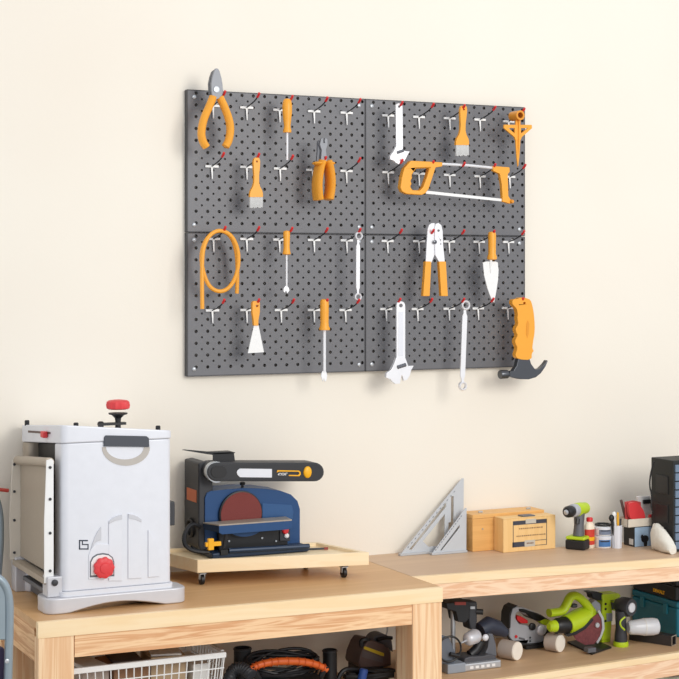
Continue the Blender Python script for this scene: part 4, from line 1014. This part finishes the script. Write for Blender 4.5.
pl([(599.6,610),(604,618),(604.8,629),(601,639),(597.8,644),(596.4,642.4),(600.4,636),(602.4,628),(601.6,619),(598,612)], y-.016, .012).build('lower_guard', STEEL, t, .001)
pl([(567,634),(575,632),(584,626.6),(592.6,618),(594,620),(586,629),(576,635),(568,637)], y-.018, .02).build('guard_arm', BLACK, t, .002)
m = M(); Q = [Z(567,641.6,S+.006), Z(592,653.4,S+.006), Z(611.6,646.6,S+.006), Z(590,637.6,S+.006)]; m.prism([Vector((q.x,q.y,S+.0005)) for q in Q], (0,0,.006)); m.build('base_plate', BLACK, t, .001)
m = M(); q = Q[1]; m.box(q.x-.012, q.x+.02, q.y+.004, q.y+.03, S+.0066, S+.022); m.build('rip_guide', GUNGREY, t, .002)
M().lathe(A(597,625,y-.014), (0,-1,0), [(0,.009),(.004,.008)], 12).build('arbor_bolt', STEEL, t)
M().obox(A(573.5,605.5,y+.01), (.02,.02,.012)).build('trigger', SOFTBLACK, t, .003)
# lime nailer
y = on(607,643.5,0).y+.01
t = thing('cordless_nailer', 'upright lime and grey cordless tool between circular saw and sander', 'nailer', (A(607,643,y).x, y, S))
zl = S-.0
m = pl([(602.6,600),(611,599.6),(612.6,612),(612,625),(611,640),(602,641),(601.4,628),(602,612)], y, .04); lo = min(v.z for v in m.v)
m.build('tool_body', LIME, t, .005, 3)
pl([(602,594.6),(619,593.2),(621.6,596),(618,600),(611,600.5),(602.4,601)], y-.002, .05).build('tool_head', LIME, t, .005, 3)
pl([(588.6,592.4),(593,591.6),(603,593.2),(602.6,600),(597,600.6),(592.4,598),(592,594.4)], y+.002, .035).build('nose_piece', BLACK, t, .003)
m = pl([(611.6,602),(620.6,602),(623,605),(623,610),(613,610.6)], y+.004, .035); m.build('side_canister', GUNGREY, t, .004)
for q in ((612.6,601.2,621,602.6),(613.6,609.2,623.4,610.8)): pl([(q[0],q[1]),(q[2],q[1]),(q[2],q[3]),(q[0],q[3])], y, .03).build('lime_band', LIME, t, .001)
for q in ((605.6,604),(605.6,609),(605.4,621)): M().lathe(A(q[0],q[1],y-.0003), (0,-1,0), [(0,.0045),(.001,.0045)], 8).build('case_screw', BLACK, t)
pl([(606.6,613.4),(612.4,613.2),(612.4,621),(607,621.6)], y-.002, .003).build('grey_label', mat('label_grey2',(150,156,160),.5), t)
M().box(A(602.4,640,y).x, A(611,640,y).x, y+.002, y+.04, S+.0003, lo+.006).build('foot', LIME, t, .003)
# orbital sander
y = on(621,648.5,0).y+.03
t = thing('orbital_sander', 'dark grey orbital sander with white round cap and lime pad', 'sander', (A(621,646,y).x, y, S))
k = pm(621,y); q = A(620.8,645,y)
M().lathe((q.x,q.y,S+.0003), (0,0,1), [(0,7.4*k),(.006,7.8*k),(.016,7.2*k)], 24).build('lime_pad', LIME, t)
zt3 = A(620,611,y).z
M().lathe((q.x,q.y,S+.0165), (0,0,1), [(0,6.4*k),(.02,6.2*k),(.045,5.2*k),(zt3-S-.0165,5.6*k)], 20).build('sander_body', SOFTBLACK, t)
a = A(631.5,607.6,y-.02); ax_ = Vector((.25,-1,0)).normalized()
M().lathe(a-ax_*.06, ax_, [(0,6.5*k),(.02,9*k),(.05,9.6*k),(.06,8.4*k)], 24).build('sander_head', SOFTBLACK, t)
M().lathe(a+ax_*.0002, ax_, [(0,5*k),(.003,4.8*k),(.005,3.6*k)], 20).build('white_cap', SILVERL, t)
M().tube(sm(T([(625,617),(620,621),(620.4,626),(624.6,630)], y-.036),2), .003, 8).build('lime_trim', LIME, t)
# teal case and black case
y0_ = -.27; fx = X(677,620,1).x
q = Z(677,638,S); fx = q.x; y0_ = q.y; zz = A(677,602.5,y0_).z
t = thing('tool_case', 'teal plastic power tool case on the shelf at the right edge', 'case', (fx+.15, y0_+.12, S))
M().box(fx, fx+.36, y0_, -.012, S+.0003, zz-.022).build('case_bottom', TEAL, t, .008, 3)
M().box(fx, fx+.36, y0_, -.012, zz-.0215, zz).build('case_lid', TEAL, t, .006, 3)
for yy in (y0_+.05, -.09): M().box(fx-.005, fx, yy, yy+.022, zz-.05, zz-.014).build('latch', mat('light_teal',(30,118,136),.45), t, .002)
M().box(fx+.1, fx+.25, y0_-.015, y0_-.001, zz-.05, zz-.03).build('case_handle', BLACK, t, .003)
t = thing('tool_case', 'flat black tool case with yellow lettering resting on the teal case', 'case', (fx+.15, y0_+.12, zz))
zk = zz+.0006
M().box(fx+.004, fx+.35, y0_+.012, -.014, zk, zk+.05).build('case_bottom', BLACK, t, .006, 3)
M().box(fx+.004, fx+.35, y0_+.012, -.014, zk+.0505, zk+.095).build('case_lid', BLACK, t, .006, 3)
text('DEWALT', .016, (fx+.003, y0_+.105, zk+.018), YELLOW, t, rot=(math.pi/2,0,-math.pi/2), bold=.0008)
# metal tube and bottle
q = Z(671.5,646.5,S); 
t = thing('square_tube', 'dark square metal tube lying on the shelf in front of the teal case', 'tube', (q.x, q.y, S))
e = Z(629,640,S); d = (e-q); d.z = 0; dn_ = d.normalized(); nn = Vector((-dn_.y, dn_.x, 0)); nn = nn if nn.y > 0 else -nn
h = .034; w_ = .034; m = M()
P = [q, q+nn*w_, q+nn*w_+Vector((0,0,h)), q+Vector((0,0,h))]; I = [q+nn*.003+Vector((0,0,.003)), q+nn*(w_-.003)+Vector((0,0,.003)), q+nn*(w_-.003)+Vector((0,0,h-.003)), q+nn*.003+Vector((0,0,h-.003))]
for s_ in (P, I):
    for z_ in s_: z_.z += .0004
m.prism(P, d, [I]); m.build('tube_wall', mat('dark_steel_tube',(70,66,66),.4,.5), t, smooth=False)
m = M(); m.prism([p_-dn_*.0015 for p_ in P], dn_*.0013, [[p_-dn_*.0015 for p_ in I]]); m.build('cut_end', TAN, t)
zb2 = S+h+.001
a = A(628,625,q.y+.06); e2 = A(656,628.5,q.y+.035); r = .029
a.z = e2.z = zb2+r
t = thing('plastic_bottle', 'clear white plastic bottle lying on the metal tube before the teal case', 'bottle', (e2.x, e2.y, zb2))
L = (e2-a).length
M().lathe(a, e2-a, [(0,.018),(.006,.023),(.03,.025),(.06,r),(L-.01,r),(L+.004,r*.9),(L+.010,r*.5)], 22).build('bottle_body', mat('frosted_plastic',(228,230,234),.3,trans=.15), t)
M().lathe(a+(e2-a).normalized()*(L-.045), e2-a, [(0,r*1.012),(.004,r*1.012)], 22).build('bottle_ridge', PAPER, t)

# ------------------------------------------------------------------ cans below the shelf
def can(px, py, rpx, label, lid, zb_=LZ, body=WHITEM, grp='paint cans on the bottom shelf', yb_=-.20):
    r = rpx*pm(px, yb_); q = A(px, py, yb_); h = q.z-zb_
    t = thing('paint_can', label, 'can', (q.x, yb_, zb_), grp)
    M().lathe((q.x,yb_,zb_+.0003), (0,0,1), [(0,r),(h-.006,r)], 26).build('can_body', body, t)
    M().lathe((q.x,yb_,zb_+h-.0055), (0,0,1), [(0,r*1.02),(.005,r*1.02),(.0052,r*.9),(.002,r*.88),(.002,.001)], 26).build('can_lid', lid, t)
    M().ring((q.x,yb_,zb_+h), r*.97, .003, (0,0,1), 26).build('can_rim', STEEL, t)
can(669,673.5,15,'large white paint can with green tinged lid at bottom right corner', mat('green_lid',(196,206,176),.5))
can(641,676,11,'grey lidded paint can left of the large white one', mat('grey_lid',(170,172,180),.45))
can(617,679,10,'lilac grey can leftmost below the tool shelf', mat('lilac_lid',(176,170,184),.45))

# ------------------------------------------------------------------ under the near bench
# white wire basket
yb_ = FL.y+.05
a = A(77.5,668.6,yb_); e = A(226.5,654.6,yb_); zz = (a.z+e.z)/2
xa, xb = a.x-.02, e.x; yk = -.23
t = thing('wire_basket', 'white wire basket pulled out under the near bench full of boxes', 'basket', ((xa+xb)/2, -.35, zz-.2))
M().box(xa, xb, yb_, yb_+.012, zz-.012, zz+.004).build('front_rim', WHITEM, t, .002)
M().box(xa, xb, yk-.012, yk, zz-.008, zz+.003).build('back_rim', WHITEM, t, .002)
M().box(xb-.012, xb, yb_+.0125, yk-.0125, zz-.008, zz+.003).build('side_rim', WHITEM, t, .002)
M().box(xa, xa+.012, yb_+.0125, yk-.0125, zz-.008, zz+.003).build('side_rim', WHITEM, t, .002)
def grid(m, P, U, V, nu, nv, r=.0018):
    for i in range(nu+1): m.tube([P+U*i/nu, P+U*i/nu+V], r, 6)
    for j in range(1, nv+1): m.tube([P+V*j/nv, P+V*j/nv+U], r, 6)
b0_, b1_ = Vector((xa+.03,yb_+.03,zz-.19)), Vector((xb-.03,yb_+.03,zz-.19))
def wall_grid(name, p, q, dp, nu):
    m = M(); 
    for i in range(nu+1):
        s0 = p.lerp(q, i/nu); pb = p+dp; qb = q+dp; c = (p+q)/2; s1 = pb.lerp(qb, .04+.92*i/nu); m.tube([s0, s1], .0018, 6)
    for j in range(1, 6): m.tube([p.lerp(p+dp, j/5)+(q-p)*.0, q.lerp(q+dp, j/5)], .0018, 6)
    m.build(name, WHITEM, t)
wall_grid('front_wires', Vector((xa+.004,yb_+.006,zz-.006)), Vector((xb-.004,yb_+.006,zz-.006)), Vector((0,.012,-.18)), 20)
wall_grid('side_wires', Vector((xb-.006,yb_+.012,zz-.006)), Vector((xb-.006,yk-.006,zz-.006)), Vector((-.02,0,-.18)), 11)
wall_grid('side_wires', Vector((xa+.006,yb_+.012,zz-.006)), Vector((xa+.006,yk-.006,zz-.006)), Vector((.02,0,-.18)), 11)
wall_grid('back_wires', Vector((xa+.004,yk-.006,zz-.006)), Vector((xb-.004,yk-.006,zz-.006)), Vector((0,-.012,-.18)), 20)
m = M(); zb3 = zz-.187
for i in range(16): x_ = xa+.03+(xb-xa-.06)*i/15; m.tube([(x_,yb_+.02,zb3),(x_,yk-.02,zb3)], .0018, 6)
m.build('bottom_wires', WHITEM, t)
for x_ in (xa+.004, xb-.008): M().box(x_, x_+.008, yb_+.02, yk-.02, zz+.003, FL.z-.112 if False else zz+.006).build('runner', WHITEM, t)
zq = zb3+.003
def cbox(name, x0_, x1_, ya_, yc_, h, mm, label, cat, rz=0, tilt=0, z=None):
    z = zq if z is None else z
    c = Vector(((x0_+x1_)/2, (ya_+yc_)/2, z+h/2)); Rm = Matrix.Rotation(math.radians(rz),3,'Z')@Matrix.Rotation(math.radians(tilt),3,'Y')
    m = M().obox(c, (x1_-x0_, yc_-ya_, h), Rm); lo = min(v.z for v in m.v)
    for v in m.v: v.z += z-lo
    return tag(m.build(name, mm, None, .0015), label, cat)
W = xb-xa
cbox('cardboard_box', xa+W*.30, xa+W*.54, yb_+.06, yk-.05, .165, CARD, 'brown cardboard box standing in the middle of the wire basket', 'box', 4)
cbox('carton', xa+W*.58, xa+W*.80, yb_+.06, yk-.04, .178, mat('kraft_carton',(190,164,132),.8), 'tan carton right of the brown box in the wire basket', 'box', -8)
cbox('document_folder', xa+W*.10, xa+W*.27, yb_+.05, yk-.05, .160, mat('taupe_folder',(178,162,150),.7), 'taupe folder stack at the left of the wire basket', 'folder', 2)
cbox('paper_stack', xa+W*.11, xa+W*.26, yb_+.06, yk-.05, .012, PAPER, 'loose white paper on top of the taupe folder stack', 'paper', 9, 0, zq+.161)
cbox('manual', xa+W*.34, xa+W*.52, yb_+.07, yk-.06, .010, mat('dark_manual',(70,60,60),.6), 'dark booklet lying on the brown cardboard box', 'booklet', -6, 0, zq+.1656)
cbox('paper_stack', xa+W*.60, xa+W*.79, yb_+.065, yk-.05, .006, PAPER, 'white sheets lying on the tan carton in the basket', 'paper', -14, 0, zq+.1786)
cbox('padded_envelope', xa+W*.82, xa+W*.93, yb_+.05, yk-.05, .15, PAPER, 'white padded envelope upright at the right end of the basket', 'envelope', 0)
random.seed(8)
# shop vacuum
vy = -.36
t = thing('shop_vacuum', 'black shop vacuum with orange carrying handle and coiled cord under the bench', 'vacuum', (A(289,679,vy).x, vy, 0))
vx = A(289,679,vy).x; zl = A(289,676,vy).z; k = pm(289,vy)
M().lathe((vx,vy,.0005), (0,0,1), [(0,.10),(.02,.115),(zl-.06,.112),(zl-.05,.118),(zl-.03,.118),(zl-.006,.095),(zl,.03)], 30).build('drum', BLACK, t)
hp = sm(T([(251,669),(256,666),(264,663.4),(275,661.6),(289,661),(303,661.8),(313,663.6),(321,666.4),(327,670)], vy-.02),2)
h_ = M().tube(hp, [.0085+.003*math.sin(math.pi*i/(len(hp)-1)) for i in range(len(hp))], 12).build('carry_handle', mat('burnt_orange',(228,104,40),.45), t)
for i in range(11):
    q = i/10; j = int(4+q*(len(hp)-9)); M().ring(hp[j], .0115, .0018, hp[min(j+1,len(hp)-1)]-hp[j-1], 14, 6).build('grip_rib', mat('burnt_orange_dark',(214,92,34),.5), h_)
for q in (252,326): M().tube([A(q,666,vy-.02), A(q+(8 if q<289 else -8),682,vy-.01)], .010, 8).build('handle_post', BLACK, t)
random.seed(2)
m = M()
for i in range(9):
    rx = .105+.012*random.random(); rz = .030+.006*i*.5; cz = zl+.012+.003*i
    pts = []
    ph = random.uniform(0,6)
    for j in range(36):
        an = 2*math.pi*j/36; pts.append((vx+rx*math.cos(an)+.004*math.sin(3*an+ph), vy+.05+.06*math.sin(an)*(1-.04*i), cz+.010*math.sin(2*an+ph)+.018*math.sin(an)))
    m.tube(pts, .0048, 7, closed=True)
m.build('coiled_cord', BLACK, t)
ribs = []
pth = sm([A(252,676,vy-.03), A(244,668,vy+.0), A(234,668,vy+.02), A(228,680,vy+.02), A(226,700,vy+.02)], 3)
m = M(); m.tube(pth, [.017+(.002 if i % 2 else 0) for i in range(len(pth))], 12); m.build('hose', SOFTBLACK, t)
# pipes
for lab_, px_, rp, yy, top in (('left upright black vacuum tube behind the hose', 242.5, 8.8, -.26, 647.5), ('right upright black vacuum tube beside the orange handle', 329.8, 7.2, -.26, 649.5)):
    q = A(px_, top, yy); r = rp*pm(px_, yy); t = thing('extension_tube', lab_, 'tube', (q.x, yy, LS), 'black vacuum tubes standing under the bench')
    n = 22; m = M(); vs = []; H_ = q.z
    for r_, z_ in ((r,LS+.0005),(r,H_),(r*.86,H_),(r*.86,LS+.0005)):
        for j in range(n): vs.append((q.x+r_*math.cos(2*math.pi*j/n), yy+r_*math.sin(2*math.pi*j/n), z_))
    m.add(vs, [(i*n+j, i*n+(j+1)%n, ((i+1)%4)*n+(j+1)%n, ((i+1)%4)*n+j) for i in range(4) for j in range(n)]); m.build('tube_wall', BLACK, t)
    M().ring((q.x,yy,H_-.004), r, .0022, (0,0,1), 22).build('tube_collar', SOFTBLACK, t)
# brown tool
yy = -.20
t = thing('brown_power_tool', 'dark brown boxy power tool with yellow warning strip under the bench', 'power tool', (A(376,668,yy).x, yy, LS))
pl([(358.6,664),(360,656),(364,646),(368,640.5),(378,642),(389,647.5),(391.4,652),(391.6,666),(376,667),(360,668)], yy, .10).build('tool_body', BROWN, t, .006, 3)
m = M().box(A(361,668,yy).x, A(389,668,yy).x, yy+.005, yy+.095, LS+.0003, A(376,664,yy).z); m.build('tool_base', mat('black_brown',(44,38,38),.5), t, .004)
pl([(364.4,646.6),(366,646.6),(384,653.2),(384,656.2),(382,656),(364,649)], yy-.0015, .003).build('warning_strip', mat('dull_yellow',(206,178,44),.5), t)
pl([(362.6,650.6),(380,656.6),(383,658),(383,663),(362,657)], yy-.001, .003).build('grey_label', mat('grey_sticker',(96,84,82),.6), t)
m = M(); m.tube(sm(T([(362,646),(361,641),(365,639.6),(369,641)], yy+.01),2), .009, 8); m.build('front_knob', BLACK, t)
m = M(); P = [(373,640.5)]+[(382+10*math.cos(math.radians(a_)), 643-9*math.sin(math.radians(a_))) for a_ in range(165,10,-14)]+[(393,652),(388,648)]; m.prism(T(P, yy+.03), (0,.05,0)); m.build('spool_cover', GUNGREY, t, .004)
m = M(); m.tube(sm(T([(385,638),(388,630),(386.6,622)], yy+.05),2), .0022, 6); m.build('thin_wire', PAPER, t)
M().tube(sm(T([(377,640),(386,637.5),(392,638)], yy+.026),1), .006, 8).build('top_strap', BLACK, t)
# hose with blue collar
yy = -.265
t = thing('air_hose', 'coiled black hose with a bright blue collar in front of the brown tool', 'hose', (A(362,678,yy).x, yy, LS))
m = M(); pts = []
c = A(372,676,yy); c.z = LS+.0
for i in range(70):
    an = i*.42; r = .065-.004*math.sin(an*.7); pts.append((c.x+r*1.25*math.cos(an), yy+.012+r*.35*math.sin(an), LS+.009+.0002*i+.007*(1+math.sin(an*.5))))
m.tube(pts, .0085, 8); m.tube(sm([Vector(pts[0]), A(350,668,yy), A(342,671,yy), A(338,679,yy)],2), .0075, 8); m.build('rubber_hose', BLACK, t)
q = A(362.5,675,yy-.02); M().lathe(q+Vector((-.004,0,-.02)), (.25,0,1), [(0,.011),(.006,.0135),(.034,.0135),(.04,.011)], 16).build('blue_collar', mat('bright_blue',(66,104,190),.4), t)

# ------------------------------------------------------------------ left edge: folding chair and clamp
cy_ = -.60
t = thing('folding_chair', 'blue grey metal folding chair at the far left edge beside the bench', 'chair', (A(-20,679,cy_).x, cy_, 0))
k = pm(8,cy_)
def floorpt(px): q = A(px, 900, cy_); q.z = .011; return q
P = sm([floorpt(2), A(7.4,700,cy_), A(9.6,625,cy_), A(9.4,598,cy_), A(5,584,cy_), A(-4,576,cy_), A(-22,572,cy_), A(-45,578,cy_), A(-58,592,cy_), A(-60,625,cy_), floorpt(-62)], 2)
M().tube(P, 4.3*k, 14).build('frame', CHAIRG, t)
P2 = T([(6,594),(3,586),(-4,580),(-22,576),(-44,582),(-55,596),(-56,640),(6,640)], cy_-.004)
M().prism(P2, (0,.008,0)).build('backrest', CHAIRG, t, .003)
M().prism(T([(5,648),(-56,648),(-56,760),(3,760)], cy_+.02), (0,.03,0)).build('seat', mat('dark_violet_vinyl',(58,48,78),.5), t, .006)
M().lathe(A(6.8,661,cy_-.014), (0,-1,0), [(0,.006),(.003,.006),(.004,.003)], 10).build('rivet', STEEL, t)
M().tube([A(2,720,cy_+.03), Vector((A(14,720,-.25).x,-.36,.011))], .010, 10).build('rear_leg', CHAIRG, t)
t = thing('bar_clamp', 'grey curved upright bar with red cross piece against the wall far left', 'clamp', (A(-6,560,-.06).x, -.06, 0))
P = sm([Vector((A(-6,700,-.06).x,-.06,.0)), A(-5,620,-.06), A(-1.5,572,-.06), A(.8,540,-.06), A(.2,512,-.06), A(-4,497,-.06), A(-12,486,-.06)],2)
M().tube(P, .010, 10).build('curved_bar', CHAIRG, t)
M().tube(T([(-14,488),(8.5,490.6)], -.06), .0055, 10).build('red_bar', mat('brick_red',(196,74,62),.5), t)
#@@END
# ------------------------------------------------------------------ light
w = bpy.data.worlds.new('world'); SC.world = w; w.use_nodes = True
bg = w.node_tree.nodes['Background']; bg.inputs[0].default_value = lin((240,243,250)); bg.inputs[1].default_value = .92
def area(name, loc, target, size, power, col=(255,252,246)):
    l = bpy.data.lights.new(name, 'AREA'); l.shape = 'SQUARE'; l.size = size; l.energy = power; l.color = lin(col)[:3]
    o = bpy.data.objects.new(name, l); COL.objects.link(o); o.location = loc
    o.rotation_euler = (Vector(target)-Vector(loc)).to_track_quat('-Z', 'Y').to_euler(); return o
# daylight from the open garage door behind the camera
area('daylight', (3.1,-4.7,3.0), (2.3,0,2.1), 1.9, 112)
SC.view_settings.view_transform = 'Standard'; SC.view_settings.look = 'None'; SC.view_settings.gamma = 1; SC.view_settings.use_curve_mapping = False
SC.view_settings.exposure = 0
